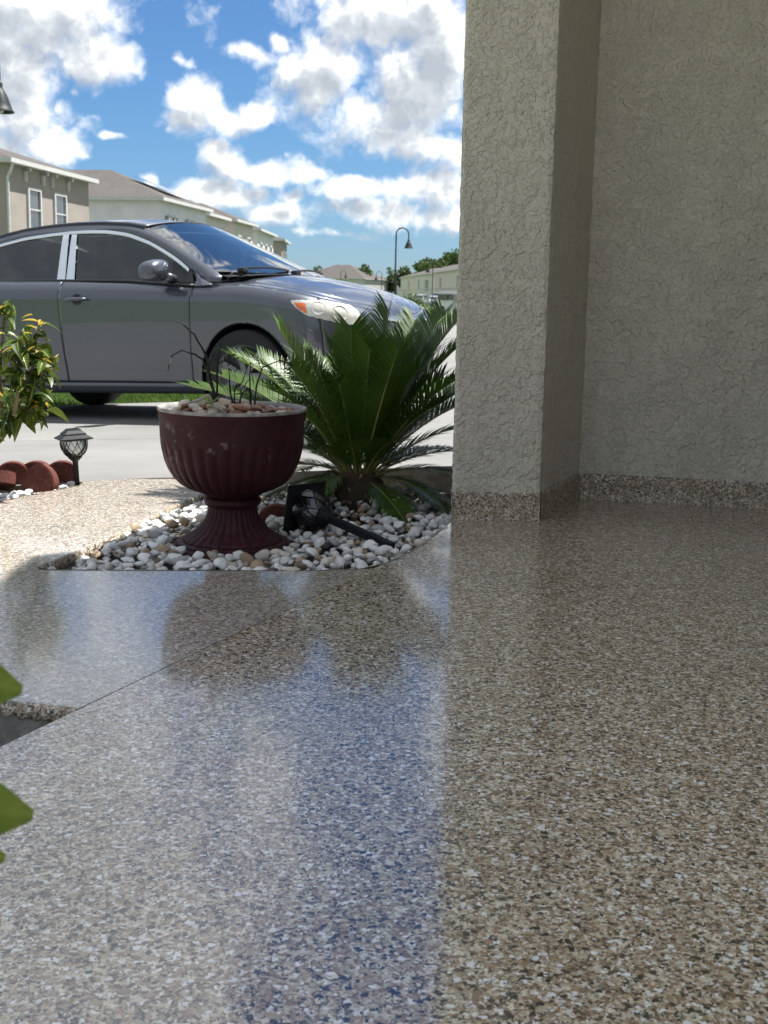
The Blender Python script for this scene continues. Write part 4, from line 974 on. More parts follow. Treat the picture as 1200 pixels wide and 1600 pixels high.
pd = MB(); pd.lathe(pp, 30*8, rfun=ped_r); pd.build('pedestal', M['urn'], urn, True)
bs = MB(); bs.lathe([(.150, .036), (.172, .036), (.181, .033), (.184, .029), (.181, .026), (.186, .024), (.1925, .019), (.194, .010), (.192, -.012), (.18, -.02)], 96); bs.build('base', M['urn'], urn, True)
ps = MB(); ps.lathe([(.001, .432), (.1, .436), (.221, .428)], 48); ps.build('potting_soil', M['soil'], urn, True)

# ---------------------------------------------------------------- stones
def m_stone(c1, c2, nm, rough=.6):
    def b(t):
        P = oc(t); oi = t.n('ShaderNodeObjectInfo', out=None); rnd = oi.outputs['Random']
        n = t.noise(P, 45, 5, .65); v = t.noise(P, 160, 4, .6)
        c = t.mix(t.mr(n, .32, .7), c1, c2); c = t.mix(t.mr(v, .62, .75, 0, .4), c, [x*.55 for x in c1])
        k = t.m('ADD', .80, t.m('MULTIPLY', rnd, .32)); c = t.v('SCALE', c); t.t.links.new(k, t.t.nodes[-1].inputs[3])
        return bsdf(t, col=c, rough=rough, spec=.35, nrm=bump(t, v, .35, .003))
    return material(nm, b)
MS = [m_stone((.70, .69, .66), (.86, .85, .83), 'white_marble_chip'), m_stone((.58, .53, .44), (.74, .69, .60), 'cream_stone'), m_stone((.30, .21, .135), (.44, .33, .23), 'tan_stone'), m_stone((.17, .11, .075), (.27, .19, .13), 'brown_stone'), m_stone((.36, .37, .36), (.50, .51, .50), 'grey_stone')]
MP = [m_stone((.42, .30, .19), (.62, .50, .36), 'beige_pebble', .4), m_stone((.20, .085, .045), (.32, .16, .09), 'reddish_pebble', .35), m_stone((.50, .43, .34), (.68, .62, .52), 'pale_pebble', .4)]
def stone_mesh(seed, angular, mat, sub=2):
    rnd = random.Random(seed); bm = bmesh.new(); bmesh.ops.create_icosphere(bm, subdivisions=sub, radius=1.0)
    planes = []
    for k in range(int(9*angular)+2):
        d = Vector((rnd.gauss(0, 1), rnd.gauss(0, 1), rnd.gauss(0, 1))).normalized(); planes.append((d, rnd.uniform(.58, .92)))
    sx, sy, sz = rnd.uniform(.8, 1.25), rnd.uniform(.65, 1.0), rnd.uniform(.5, .8)
    for v in bm.verts:
        p = v.co.copy()
        if angular > .3:
            for d, h in planes:
                q = p.dot(d)
                if q > h: p -= d*(q-h)*.92
        p += p.normalized()*(mnoise.noise(p*1.3+Vector((seed*3.1, 0, 0)))*.16)
        v.co = Vector((p.x*sx, p.y*sy, p.z*sz))
    me = bpy.data.meshes.new('stone'); bm.to_mesh(me); bm.free(); me.materials.append(mat)
    me.polygons.foreach_set('use_smooth', [angular < .5 or True]*len(me.polygons)); 
    if angular > .3:
        try: me.set_sharp_from_angle(angle=R(34))
        except Exception: pass
    return me
SV = []
for k in range(16):
    SV.append(stone_mesh(100+k, 1.0, MS[0] if k < 9 else MS[1] if k < 12 else MS[2] if k < 14 else MS[3] if k < 15 else MS[4]))
RND_SV = [stone_mesh(140+k, .2, MP[k % 3] if k != 1 else MP[1]) for k in range(9)]
def inside(p, poly):
    c = False; n = len(poly)
    for i in range(n):
        (x1, y1), (x2, y2) = poly[i], poly[(i+1) % n]
        if (y1 > p[1]) != (y2 > p[1]) and p[0] < (x2-x1)*(p[1]-y1)/(y2-y1)+x1: c = not c
    return c
bed_poly = [(x, y-.003) for x, y in bed_front] + [(.30, 4.55), (.42, 4.95), (-.2, 5.05), (-.62, 5.0), (-.722, 4.72), (-.812, 4.24), (-.893, 3.74), (-.975, 3.42)]
gravel = tag(MB().add([(x, y, -.062) for x, y in bed_poly], [tuple(range(len(bed_poly)))]).build('gravel_bed', M['soil'], kind='structure'), 'bed of white and tan stones beneath the urn', 'gravel bed')
del gravel['label']; del gravel['category']
rs = random.Random(21); placed = []; tries = 0
def fall(x, y): return -.034 + .030*max(0, 1-((x+.06)**2+(y-4.66)**2)/.12)
while len(placed) < 1150 and tries < 60000:
    tries += 1; x = rs.uniform(-1.0, .42); y = rs.uniform(3.35, 5.05)
    if not inside((x, y), bed_poly): continue
    if x < -.80 and y < 3.40 and rs.random() < .0: continue
    s = rs.choice([.010, .012, .014, .015, .017, .019, .022]) ; layer = 0 if len(placed) < 640 else 1
    if layer and y > 4.3 and rs.random() < .5: continue
    if math.hypot(x-URN.x, y-URN.y) < .194+s*.9: continue
    if any((px-x)**2+(py-y)**2 < ((ps_+s)*.86)**2 and pl == layer for px, py, ps_, pl in placed): continue
    if layer and x < -.86: continue
    if y < 3.44 and x > -.2 and not inside((x, y-s*.5), bed_poly): continue
    placed.append((x, y, s, layer))
placed.sort(key=lambda p: (p[1] > 4.2, -p[3], p[1]))
rest = MB()
for i, (x, y, s, layer) in enumerate(placed):
    z = fall(x, y) + s*.5 + layer*.019; me = rs.choice(SV[:9] if rs.random() < .74 else SV[9:]); rot = (rs.uniform(-.6, .6), rs.uniform(-.6, .6), rs.uniform(0, 6.28))
    sc = (s*rs.uniform(1.0, 1.45), s*rs.uniform(.95, 1.25), s*rs.uniform(.9, 1.3))
    if i < 299:
        o = link('stone', me, gravel, None, (x, y, z), rot); o.scale = sc
    else:
        m = Matrix.LocRotScale(Vector((x, y, z)), __import__('mathutils').Euler(rot), Vector(sc)); mi = [q.name for q in MS].index(me.materials[0].name)
        rest.add([m @ v.co for v in me.vertices], [tuple(p.vertices) for p in me.polygons], mi)
rest.build('loose_stones', MS, gravel, False, 'stuff')
# pebbles in the urn
k = 0; pl = []; tries = 0
while k < 92 and tries < 14000:
    tries += 1; a = rs.uniform(0, 6.28); r = .208*math.sqrt(rs.random()); x, y = r*math.cos(a), r*math.sin(a); s = rs.choice([.011, .013, .015, .017, .021]); lay = 0 if k < 62 else 1
    if lay and math.hypot(x+.03, y) > .13: continue
    if r+s*.8 > .217 or any((px-x)**2+(py-y)**2 < ((q+s)*.84)**2 and l2 == lay for px, py, q, l2 in pl): continue
    pl.append((x, y, s, lay)); k += 1
    o = link('pebble', rs.choice(RND_SV), urn, None, (x, y, .442+s*.5+lay*.015+.010*max(0, 1-math.hypot(x+.06, y)/.14)), (rs.uniform(-.4, .4), rs.uniform(-.4, .4), rs.uniform(0, 6.28))); o.scale = (s*1.3, s*1.1, s*1.0)
for (x, y, s, mi) in ((-.025, -.10, .020, 2), (.045, -.115, .026, 1), (-.105, -.09, .023, 2), (-.075, -.045, .024, 0), (.09, -.12, .016, 1)):
    o = link('pebble', RND_SV[{0: 0, 1: 1, 2: 2}[mi]], urn, None, (x, y, .472), (0, .2, x*9)); o.scale = (s*1.25, s, s*.8)

# dead plant in the urn: every branch a tapering twig
M['dead'] = plain('dead_wood_black', (.012, .009, .008), .8, bmp=.6, bscale=90); M['drytwig'] = plain('pale_dry_twig', (.42, .36, .29), .8)
dead = thing('dead_plant', 'leafless blackened plant sticking up out of the maroon urn', 'plant', (URN.x, URN.y, URN.z+.43))
def world_at(px, py, Y):
    d = f_ + r_*((px-600)/1900) + u_*((800-py)/1900); return Vector((0, 0, CAMH)) + d*(Y/d.y)
BR = [([(336,621),(330,599),(326,581),(323,557),(303,522),(288,508),(276,501)], .0052, -.02), ([(328,590),(317,562),(304,554),(284,547),(267,557),(264,572),(262,580)], .0035, -.03),
 ([(339,621),(339,590),(340,563),(344,535),(345,530)], .0038, .01), ([(363,636),(360,608),(357,575)], .0036, -.02), ([(366,634),(366,608),(379,597),(387,572)], .0026, .02),
 ([(392,625),(390,590),(391,566)], .003, .03), ([(398,627),(400,605),(410,575),(438,562),(458,570)], .0030, .0), ([(375,627),(377,608),(392,590)], .0024, .04), ([(340,568),(357,561),(366,553)], .0022, .0), ([(350,564),(352,544)], .0016, .01), ([(326,575),(334,556),(350,548)], .0018, .01), ([(372,632),(380,615),(384,598)], .002, -.01)]
rb = random.Random(4)
for pts, r, dy in BR:
    P = [world_at(x, y, URN.y+dy+.008*i*math.sin(i*2.1)) for i, (x, y) in enumerate(pts)]; Q = []
    for a, b in zip(P, P[1:]):
        for q in range(3): Q.append(a+(b-a)*q/3 + Vector((rb.gauss(0, 1), rb.gauss(0, 1), rb.gauss(0, 1)))*.0009)
    Q.append(P[-1]); n = len(Q); base = Vector(dead.location)
    if pts[0][1] > 615: Q[0].z -= .02
    tw = MB(); tw.tube([q-base for q in Q], [r*(1-.62*i/(n-1))*(1.25 if i % 3 == 0 else 1) for i in range(n)], 7); tw.build('branch', M['dead'], dead, True)
for k in range(26):
    px, py = rb.uniform(332, 372), rb.gauss(562, 7); c = world_at(px, py, URN.y+rb.uniform(-.03, .03))-Vector(dead.location); s = rb.uniform(.004, .009); u = Vector((rb.gauss(0, 1), rb.gauss(0, 1), rb.gauss(0, 1))).normalized(); v = u.orthogonal().normalized(); w = u.cross(v)
    lf = MB(); lf.add([c-v*s, c+w*s*.5+u*s*.5, c+v*s, c-w*s*.5+u*s*.6, c+u*s*.2], [(0, 1, 4), (1, 2, 4), (2, 3, 4), (3, 0, 4)]); lf.build('withered_leaf', M['dead'], dead)
def twig(name, label, pts, r, Y, cat='twig'):
    P = [world_at(x, y, Y) for x, y in pts]; t = MB(); t.tube([p-P[0] for p in P], [r*(1-.4*i/(len(P)-1)) for i in range(len(P))], 8); o = t.build(name, M['drytwig'], None, True, None, P[0]); return tag(o, label, cat)
twig('dry_twig', 'pale bent dry twig lying across urn pebbles at left', [(301,628),(313,624),(325,617),(329,622),(331,628)], .0050, URN.y-.05); twig('dry_twig', 'short pale twig leaning on pebbles by the dead stems', [(339,628),(345,640),(352,646)], .0045, URN.y-.12)
M['greenleaf'] = m_leaf((.13, .19, .06), (.24, .33, .12), 'pale_green_leaf')
gl = MB(); c = world_at(331, 630, URN.y-.10)
gl.grid(lambda a, b: Vector(((a-.5)*.046, (b-.5)*.030*(1-(2*a-1)**2)**.5+.0, (a-.5)*.022+.008*abs(2*b-1)+.004*math.sin(a*9))), 9, 7); tag(gl.build('leaf', M['greenleaf'], None, True, None, c), 'small curled pale green leaf on the urn pebbles', 'leaf')

# ---------------------------------------------------------------- sago palm
def m_frond(t):
    P = oc(t); oi = t.n('ShaderNodeObjectInfo', out=None); n = t.noise(P, 7, 4, .6); n2 = t.noise(P, 70, 3, .6)
    c = t.mix(t.mr(n, .3, .7), (.030, .070, .008), (.066, .120, .014)); c = t.mix(t.m('MULTIPLY', t.mr(n2, .5, .75), .5), c, (.065, .115, .022))
    d = bsdf(t, col=c, rough=.42, spec=.35, coat=.08, crough=.3); tr = t.n('ShaderNodeBsdfTranslucent', {0: (.10, .20, .02, 1)})
    return t.n('ShaderNodeMixShader', {0: .20, 1: d, 2: tr})
M['frond'] = material('sago_leaflets', m_frond); M['rachis'] = plain('sago_rachis', (.17, .17, .05), .5, var=.3, scale=20); M['sagotrunk'] = plain('sago_trunk', (.065, .045, .03), .95, bmp=1.0, bscale=40)
M['dryfrond'] = plain('dry_frond', (.30, .22, .11), .8)
CY = Vector((-.100, 4.60, -.05))
sago = thing('sago_palm', 'dark green sago palm with stiff feathery fronds between urn and column', 'palm', CY)
tk = MB(); tk.lathe([(.06, -.03), (.085, .03), (.092, .09), (.085, .13), (.06, .165), (.02, .18)], 60, rfun=lambda i, r, z, a: r*(1+.16*abs(math.sin(a*7+i*1.1)))); trunk = tk.build('trunk', M['sagotrunk'], sago, True)
rc = random.Random(9)
for k in range(46):
    a = rc.uniform(0, 6.28); z = rc.uniform(.03, .17); r = .075; dv = Vector((math.cos(a), math.sin(a), rc.uniform(.3, 1.2))).normalized(); p = Vector((r*math.cos(a), r*math.sin(a), z)); st = MB(); st.tube([p, p+dv*rc.uniform(.03, .06)], [.010, .003], 5); st.build('leaf_base', M['dryfrond' if rc.random() < .45 else 'sagotrunk'], trunk, True)
def frond(tip, lift, nl=64, ll=.150, dry=False, twist=0.0, vee=.75, seed=0):
    rnd = random.Random(seed); base = Vector((0, 0, .145)); tip = Vector(tip)-CY; flat = Vector((tip.x, tip.y, 0)); base = base + (flat.normalized()*.035 if flat.length > 1e-3 else Vector())
    mid = base + (tip-base)*.48 + Vector((0, 0, lift)); 
    B = lambda u: base*(1-u)**2 + mid*2*u*(1-u) + tip*u*u
    T = lambda u: ((mid-base)*(1-u) + (tip-mid)*u).normalized()
    side0 = flat.cross(Vector((0, 0, 1)));  side0 = side0.normalized() if side0.length > 1e-3 else Vector((1, 0, 0))
    view = Vector((0, -1, .15))
    L = (tip-base).length; mb = MB(); m = int(nl*max(.6, L/.62))
    for i in range(m):
        u = .20 + .80*(i+.5)/m; p = B(u); tg = T(u); sd = (side0 - tg*side0.dot(tg)).normalized(); up = sd.cross(tg); 
        if up.z < 0: up = -up
        if abs(twist) > 0: q = Matrix.Rotation(twist*u, 3, tg); sd = q @ sd; up = q @ up
        env = math.sin(math.pi*min(1, .12+.80*u))**.6
        ln = ll*(.55+.45*env)*rnd.uniform(.9, 1.08)*(1 if u > .3 else .4+2*(u-.2)+.2)
        for s in (-1, 1):
            fwd = .55+.75*u; d = (sd*s*1.0 + tg*fwd + up*(vee*.62)).normalized(); d = (d + Vector((rnd.gauss(0, .03), rnd.gauss(0, .03), rnd.gauss(0, .03)))).normalized()
            wv = (tg - d*tg.dot(d)).normalized()*.0035; droop = Vector((0, 0, -ln*ln*1.1)); nrm = d.cross(wv).normalized()*.0011
            p0 = p; p1 = p+d*ln*.5+droop*.25; p2 = p+d*ln+droop
            mb.add([p0-wv*.7, p0+wv*.7, p1+wv, p1-wv, p2, p1+nrm], [(0, 1, 2, 3), (3, 2, 4)])
    fo = mb.build('frond', M['dryfrond'] if dry else M['frond'], sago)
    ra = MB(); n = 12; ra.tube([B(i/n) for i in range(n+1)], [.0056*(1-.78*i/n) for i in range(n+1)], 6); ra.build('rachis', M['dryfrond'] if dry else M['rachis'], fo, True)
    return fo
FR = [(607,484,.06,.08),(548,512,-.16,.07),(518,530,.10,.10),(438,518,-.08,.11),(470,560,.25,.10),(405,560,.20,.12),(372,562,.08,.14),(305,606,.22,.13),(350,590,.35,.12),(692,488,.34,.09),(716,500,.18,.11),(718,540,.0,.11),(720,590,-.18,.11),(648,500,.42,.09),(578,545,-.26,.06),(662,535,.12,.09),
 (510,560,.42,.10),(560,560,.50,.10),(622,545,-.30,.05),(455,575,-.22,.09),(728,630,.22,.08),(735,665,.05,.08),(735,705,.0,.07),(725,745,-.10,.07),(702,800,-.16,.09),(640,826,-.30,.05),(480,560,.02,.12),(592,540,-.05,.08),(632,530,.12,.10),(682,545,.22,.10),(560,525,.15,.08),(425,610,.05,.12),(500,600,-.1,.09),(690,590,.1,.1),(655,575,-.05,.09),(612,585,-.2,.06),(530,600,-.2,.07),(455,640,-.1,.1),(690,630,-.1,.09),(408,690,.1,.10),(415,740,.0,.09),(430,650,.3,.1),(445,800,-.05,.09),(480,790,-.22,.08),(520,760,.4,.08),(600,720,.45,.08),(668,700,.45,.07),(390,640,.42,.10),(745,600,.4,.10),
 (470,640,.5,.12),(520,640,.55,.12),(640,640,.5,.1),(690,640,.5,.1),(455,700,.25,.08),(470,735,.3,.06),(700,700,.3,.06),(580,640,.6,.14),(435,770,.15,.06),(660,770,.2,.05),(500,820,.05,.06),(500,700,-.15,.08),(620,690,-.2,.08),(545,690,-.25,.06)]
for i, (px, py, dy, lift) in enumerate(FR):
    frond(world_at(px, py, CY.y+dy), lift, seed=i, ll=.155 if py < 650 else .135, vee=.8 if py < 650 else .3)
frond(world_at(480, 529, CY.y-.18), .05, nl=2, dry=True, seed=99)

# ---------------------------------------------------------------- solar path lights
M['lampblack'] = plain('path_light_black', (.010, .011, .013), .55, spec=.25); M['seeded'] = material('seeded_glass', lambda t: t.n('ShaderNodeMixShader', {0: t.m('ADD', .10, t.m('MULTIPLY', t.n('ShaderNodeFresnel', {'IOR': 1.5}), .9)), 1: t.n('ShaderNodeBsdfTransparent', {0: (.72, .75, .74, 1)}), 2: t.n('ShaderNodeBsdfGlossy', {0: (.9, .9, .9, 1), 'Roughness': .12, 'Normal': bump(t, t.noise(oc(t), 110, 3, .6), .8, .004)})}))
M['cell'] = plain('solar_cell', (.01, .012, .03), .15, coat=.8)
def path_light(label, mat4):
    t = thing('path_light', label, 'garden light', mat=mat4, group='black solar path lights')
    cap = MB(); sq = lambda r, z, n=4: [(r*math.cos(math.pi/4+math.pi*i/2), r*math.sin(math.pi/4+math.pi*i/2), z) for i in range(4)]
    lv = [(.050, .178), (.092, .186), (.092, .190), (.062, .203), (.060, .209), (.040, .221), (.036, .226)]; vs = [v for r, z in lv for v in sq(r, z)]
    cap.add(vs, [(i*4+q, i*4+(q+1) % 4, (i+1)*4+(q+1) % 4, (i+1)*4+q) for i in range(len(lv)-1) for q in range(4)] + [tuple(range(4))[::-1], tuple(range(24, 28))]); co = cap.build('cap', M['lampblack'], t)
    ce = MB(); ce.box((0, 0, .2268), (.046, .046, .0015)); ce.build('solar_cell', M['cell'], co)
    gp_ = [(.024, .112), (.036, .120), (.047, .136), (.053, .155), (.055, .172), (.054, .180)]
    gl_ = MB(); gl_.lathe(gp_, 28); go_ = gl_.build('glass', M['seeded'], t, True)
    def gr(z): return interp(z, [(b, a) for a, b in gp_])
    for k in range(8):
        rb_ = MB(); a0 = 2*math.pi*k/8
        for sg in (-1, 1):
            rb_.tube([((gr(.112+.068*q/10)+.0015)*math.cos(a0+sg*math.sin(math.pi*.5*q/10)*.78), (gr(.112+.068*q/10)+.0015)*math.sin(a0+sg*math.sin(math.pi*.5*q/10)*.78), .112+.068*q/10) for q in range(11)], .0016, 5)
        rb_.build('lattice_bar', M['lampblack'], go_, True)
    nk = MB(); nk.lathe([(.001, .085), (.011, .086), (.012, .092), (.020, .100), (.030, .110), (.028, .116), (.001, .116)], 20); nk.build('neck', M['lampblack'], t, True)
    st = MB(); st.box((0, 0, -.02), (.018, .018, .222)); st.build('stake', M['lampblack'], t)
    return t
Tm = Matrix.Translation((-1.268, 4.955, -.004)) @ Matrix.Rotation(R(-3), 4, 'Y') @ Matrix.Rotation(R(28), 4, 'Z')
path_light('upright black solar path light with lattice glass beside the red edging bricks', Tm)
pa = world_at(612, 858, 3.80); pa.z = max(pa.z, -.005); pb_ = world_at(505, 806, 4.02)
ax = (pb_-pa).normalized(); qx = ax.to_track_quat('Z', 'Y').to_matrix().to_4x4()
path_light('fallen black path light lying on the stones by the sago palm', Matrix.Translation(pa - ax*(-.131)) @ qx @ Matrix.Scale(1.32, 4) @ Matrix.Translation((0, 0, .03)))

# ---------------------------------------------------------------- scalloped red edging bricks
def m_brickred(t):
    P = oc(t); n = t.noise(P, 14, 5, .65); g = t.noise(P, 130, 4, .65)
    c = t.mix(t.mr(n, .3, .7), (.085, .028, .022), (.145, .050, .038)); c = t.mix(t.mr(g, .58, .74, 0, .45), c, (.40, .24, .20))
    return bsdf(t, col=c, rough=.88, spec=.2, nrm=bump(t, g, .5, .003))
M['brick'] = material('red_concrete_edging', m_brickred)
def edger_mesh(w=.128, h=.115, d=.055):
    b = MB(); pts = [(-w/2, -.02), (w/2, -.02)] + [(w/2*math.cos(a), h-w*.36+w*.36*math.sin(a)) for a in [math.pi*i/14 for i in range(15)]]
    n = len(pts); vs = [(x, -d/2, z) for x, z in pts] + [(x, d/2, z) for x, z in pts]
    b.add(vs, [tuple(range(n)), tuple(range(n, 2*n))[::-1]] + [(i, n+i, n+(i+1) % n, (i+1) % n) for i in range(n)])
    b.f = [f[::-1] for f in b.f]; b2 = bmesh.new(); me = b.mesh('edging_brick', M['brick']); b2.from_mesh(me); bmesh.ops.recalc_face_normals(b2, faces=b2.faces[:]); bmesh.ops.bevel(b2, geom=[e for e in b2.edges if e.calc_face_angle(0) > .9], offset=.004, segments=2, affect='EDGES'); b2.to_mesh(me); b2.free(); return me
EM = edger_mesh(); gb = 'scalloped red edging bricks'
E_ = [(97, 744, 5.02, (0, 0, .12), 'upright scalloped red edging brick touching the path light'), (57, 741, 5.00, (0, 0, .05), 'upright scalloped red edging brick between its right neighbour and the tilted one'), (20, 738, 4.97, (0, 0, .18), 'upright scalloped red edging brick behind the tilted one'), (-30, 736, 4.95, (0, 0, .1), 'scalloped red edging brick cut by left picture edge')]
for px, py, Y, rot, lab in E_:
    p = world_at(px, py, Y); tag(link('edging_brick', EM, None, None, (p.x, p.y, -.035), rot), lab, 'edging brick', gb)
p = world_at(40, 745, 4.80); tag(link('edging_brick', EM, None, None, (p.x+.02, p.y, -.002), (R(-20), R(52), R(-28))), 'red edging brick tilted over in front of the upright ones', 'edging brick', gb)
p = world_at(4, 750, 4.84); tag(link('edging_brick', EM, None, None, (p.x-.03, p.y, .012), (R(70), R(8), R(30))), 'red edging brick lying flat beneath the tilted one', 'edging brick', gb)
p = world_at(322, 795, 4.72); tag(link('edging_brick', EM, None, None, (p.x+.045, p.y, -.06), (0, 0, R(75))), 'red edging brick peeping out left of the urn neck', 'edging brick', gb)
p = world_at(432, 815, 4.28); tag(link('edging_brick', EM, None, None, (p.x, p.y, -.075), (0, 0, R(4))), 'dark red edging brick in shade right of the urn foot', 'edging brick', gb)
# white stones beside the left edging
gl2 = MB().add([(x, y, -.038) for x, y in [(-1.26, 4.62), (-1.21, 4.97), (-1.9, 4.80), (-1.75, 4.0), (-1.44, 4.35)]], [(0, 1, 2, 3, 4)]).build('gravel_bed', M['soil'], kind='structure')
wl = [(-1.252, 5.000), (-1.239, 4.888), (-1.285, 4.78), (-1.349, 4.679), (-1.434, 4.473), (-1.58, 4.05)]
for k in range(70):
    u = rs.random(); y = 4.35+.62*u; xe = interp(y, sorted([(b, a) for a, b in wl])); x = xe - .02 - abs(rs.gauss(0, .055)); s = rs.choice([.011, .014, .017, .020])
    o = link('stone', rs.choice(SV[:11]), gl2, None, (x, y, -.03+s*.55+rs.random()*.015), (rs.uniform(-.6, .6), rs.uniform(-.6, .6), rs.uniform(0, 6))); o.scale = (s*1.2, s, s)

# ---------------------------------------------------------------- croton bush at left
def m_croton(t):
    # leaf local coordinates: x along the midrib 0..1, y across -.5...5
    P = oc(t); s = t.n('ShaderNodeSeparateXYZ', {0: P}, out=None); x, y = s.outputs[0], s.outputs[1]; ay = t.m('ABSOLUTE', y)
    oi = t.n('ShaderNodeObjectInfo', out=None).outputs['Random']
    w = t.m('FRACT', t.m('MULTIPLY', t.m('SUBTRACT', x, t.m('MULTIPLY', ay, 1.1)), 8.0)); vein = t.m('SUBTRACT', 1.0, t.mr(t.m('ABSOLUTE', t.m('SUBTRACT', w, .5)), .06, .17))
    rib = t.m('SUBTRACT', 1.0, t.mr(ay, .008, .022)); v = t.m('MAXIMUM', t.m('MULTIPLY', vein, t.mr(oi, .15, .7, .25, 1)), rib)
    base = t.mix(t.mr(oi, .2, .9), (.010, .042, .009), (.026, .080, .012)); c = t.mix(t.m('MULTIPLY', v, .85), base, (.34, .34, .05))
    d = bsdf(t, col=c, rough=.42, spec=.3); return t.n('ShaderNodeMixShader', {0: .18, 1: d, 2: t.n('ShaderNodeBsdfTranslucent', {0: (.12, .18, .015, 1)})})
M['croton'] = material('croton_leaf', m_croton); M['yellowleaf'] = m_leaf((.36, .24, .02), (.50, .38, .06), 'yellow_croton_leaf'); M['stem'] = plain('croton_stem', (.16, .13, .08), .8)
def leaf_mesh(nm, mat, wid=.30, droop=.25, fold=.10, nu=9, nv=5, pw=.7):
    mb = MB()
    def fn(a, b):
        w = wid*(math.sin(math.pi*min(1, a**pw*.97+.015))**.85); y = (b-.5)*w*2*.5; return Vector((a, y, -droop*a*a + fold*abs(y)*2 + .012*math.sin(a*22)*abs(b-.5)))
    mb.grid(fn, nu, nv); return mb.mesh(nm, mat, True)
LM = [leaf_mesh('leaf', M['croton'], .46, .35, .30), leaf_mesh('leaf', M['croton'], .40, .60, .22), leaf_mesh('leaf', M['croton'], .50, .20, .40)]; LY = leaf_mesh('leaf', M['yellowleaf'], .26, .25, .4)
cro = thing('croton_bush', 'croton bush with yellow veined leaves at the left edge before car', 'shrub', (-1.62, 4.62, -.03))
cb = Vector(cro.location); rl = random.Random(6)
stems = [([(-20,705),(8,672),(22,650),(42,610),(55,560),(57,510)], 0), ([(12,665),(30,640),(52,640),(70,628)], .05), ([(-10,690),(5,640),(0,580),(5,520),(10,478)], .08), ([(22,650),(30,600),(22,560),(30,535)], -.06), ([(5,640),(-20,590),(-30,530),(-25,480)], .02), ([(42,610),(65,590),(72,560)], -.03)]
tips = []
for pts, dy in stems:
    P = [world_at(x, y, cb.y+dy)-cb for x, y in pts]; st = MB(); st.tube(P, [.0085-.0055*i/(len(P)-1) for i in range(len(P))], 7); st.build('stem', M['stem'], cro, True)
    for i in range(1, len(P)): tips.append((P[i], i/(len(P)-1)))
    for i in range(1, len(P)-1): tips.append(((P[i]+P[i+1])/2, (i+.5)/(len(P)-1)))
for k in range(230):
    p, u = rl.choice(tips); p = p + Vector((rl.gauss(0, .018), rl.gauss(0, .022), rl.gauss(0, .018)))
    yel = rl.random() < (.16 if u > .75 else .05); me = LY if yel else rl.choice(LM); L = rl.uniform(.05, .095)*(.62 if yel else 1)
    o = link('leaf', me, cro, None, p, (rl.uniform(-.5, .5), rl.uniform(-.55, .8) if not yel else rl.uniform(-.9, .4), rl.uniform(0, 6.28))); o.scale = (L, L, L)
# young yellow shoots
for px, py in ((10, 478), (51, 492), (60, 503), (70, 506), (38, 540), (55, 552), (82, 574), (6, 520), (26, 590), (4, 620), (80, 567)):
    p = world_at(px, py, cb.y+rl.uniform(-.05, .03))-cb; o = link('leaf', LY, cro, None, p, (rl.uniform(-.4, .4), rl.uniform(-1.2, .5), rl.uniform(0, 6.28))); L = rl.uniform(.045, .07); o.scale = (L, L, L)
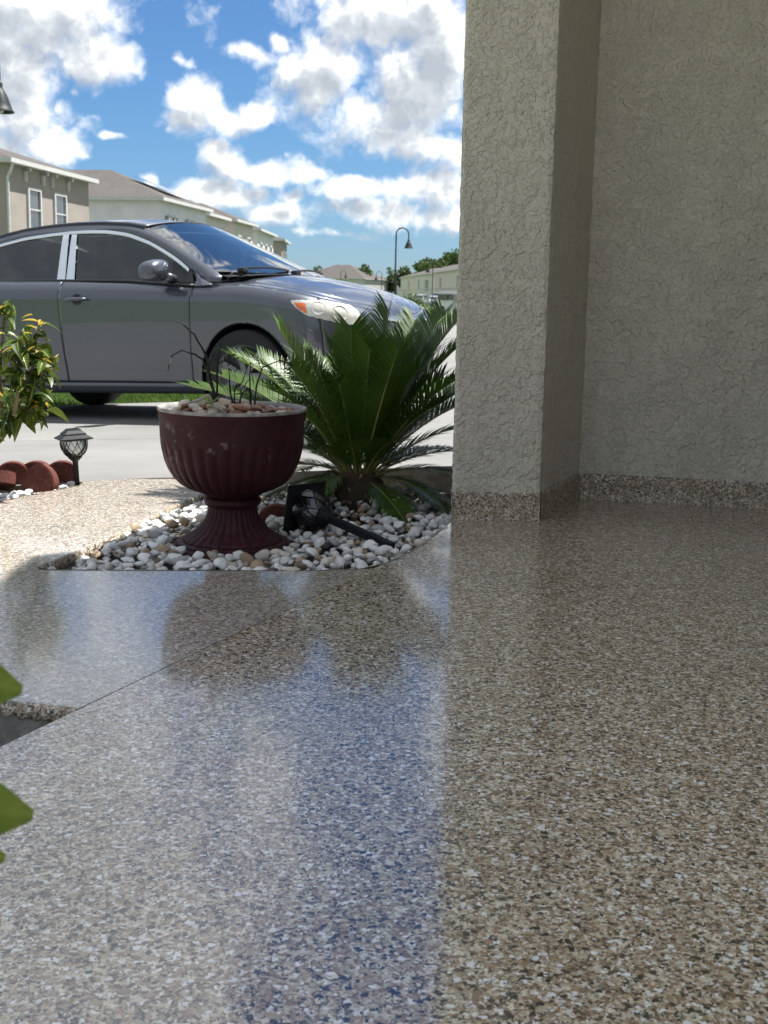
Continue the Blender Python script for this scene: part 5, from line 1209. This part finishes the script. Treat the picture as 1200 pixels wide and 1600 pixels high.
# bladed tip between bush and bricks
# ---------------------------------------------------------------- potted plant close to the camera at left
def m_lime(t):
    P = oc(t); s = t.n('ShaderNodeSeparateXYZ', {0: P}, out=None); x, ay = s.outputs[0], t.m('ABSOLUTE', s.outputs[1]); n = t.noise(P, 6, 4, .6)
    w = t.m('FRACT', t.m('MULTIPLY', t.m('SUBTRACT', x, t.m('MULTIPLY', ay, .8)), 7.0)); v = t.m('MAXIMUM', t.m('SUBTRACT', 1.0, t.mr(t.m('ABSOLUTE', t.m('SUBTRACT', w, .5)), .02, .09)), t.m('SUBTRACT', 1.0, t.mr(ay, .006, .02)))
    c = t.mix(t.mr(n, .3, .7), (.060, .105, .004), (.105, .155, .007)); c = t.mix(t.m('MULTIPLY', v, .55), c, (.17, .22, .03))
    return t.n('ShaderNodeMixShader', {0: .3, 1: bsdf(t, col=c, rough=.4, spec=.4), 2: t.n('ShaderNodeBsdfTranslucent', {0: (.16, .24, .01, 1)})})
M['lime'] = material('lime_leaf', m_lime); M['terracotta'] = plain('terracotta_pot', (.33, .14, .08), .85)
pp0 = Vector((-.52, .66, 0)); pot = thing('potted_plant', 'potted plant with out of focus lime leaves poking in at left edge', 'plant', pp0)
pm = MB(); pm.lathe([(.001, .0), (.09, .0), (.10, .02), (.125, .20), (.14, .205), (.14, .235), (.125, .235), (.12, .20), (.001, .195)], 40); pm.build('pot', M['terracotta'], pot, True)
sm_ = MB(); sm_.tube([(0, 0, .19), (.02, .01, .35), (.05, .01, .50), (.07, .0, .62)], [.009, .008, .006, .003], 8); sm_.build('stem', M['stem'], pot, True)
LL = leaf_mesh('leaf', M['lime'], .50, .06, .12, 13, 7, .8)
def aim(base, tip, roll=0.0):
    d = (tip-base); x = d.normalized(); y = Vector((0, 0, 1)).cross(x).normalized(); z = x.cross(y); m = Matrix((x, y, z)).transposed(); return (m @ Matrix.Rotation(roll, 3, 'X')).to_euler(), d.length
for base, tip, roll in (((-.40, .70, .57), world_at(38, 1078, .76), R(70)), ((-.40, .66, .50), world_at(52, 1272, .70), R(62)), ((-.36, .66, .47), world_at(6, 1345, .68), R(75)), ((-.47, .66, .55), Vector((-.66, .55, .52)), .3), ((-.46, .67, .60), Vector((-.52, .50, .66)), .2), ((-.46, .66, .62), Vector((-.60, .78, .66)), .2), ((-.47, .66, .45), Vector((-.66, .72, .40)), .1), ((-.46, .66, .40), Vector((-.50, .48, .36)), .1)):
    base = Vector(base); e, L = aim(base, Vector(tip), roll); o = link('leaf', LL, pot, None, base-pp0, e); o.scale = (L, L*.9, L)
    pt = MB(); pt.tube([Vector((.05, .01, base.z-.03)), base-pp0], .0035, 6); pt.build('leaf_stalk', M['stem'], pot, True)
bpy.context.view_layer.update()
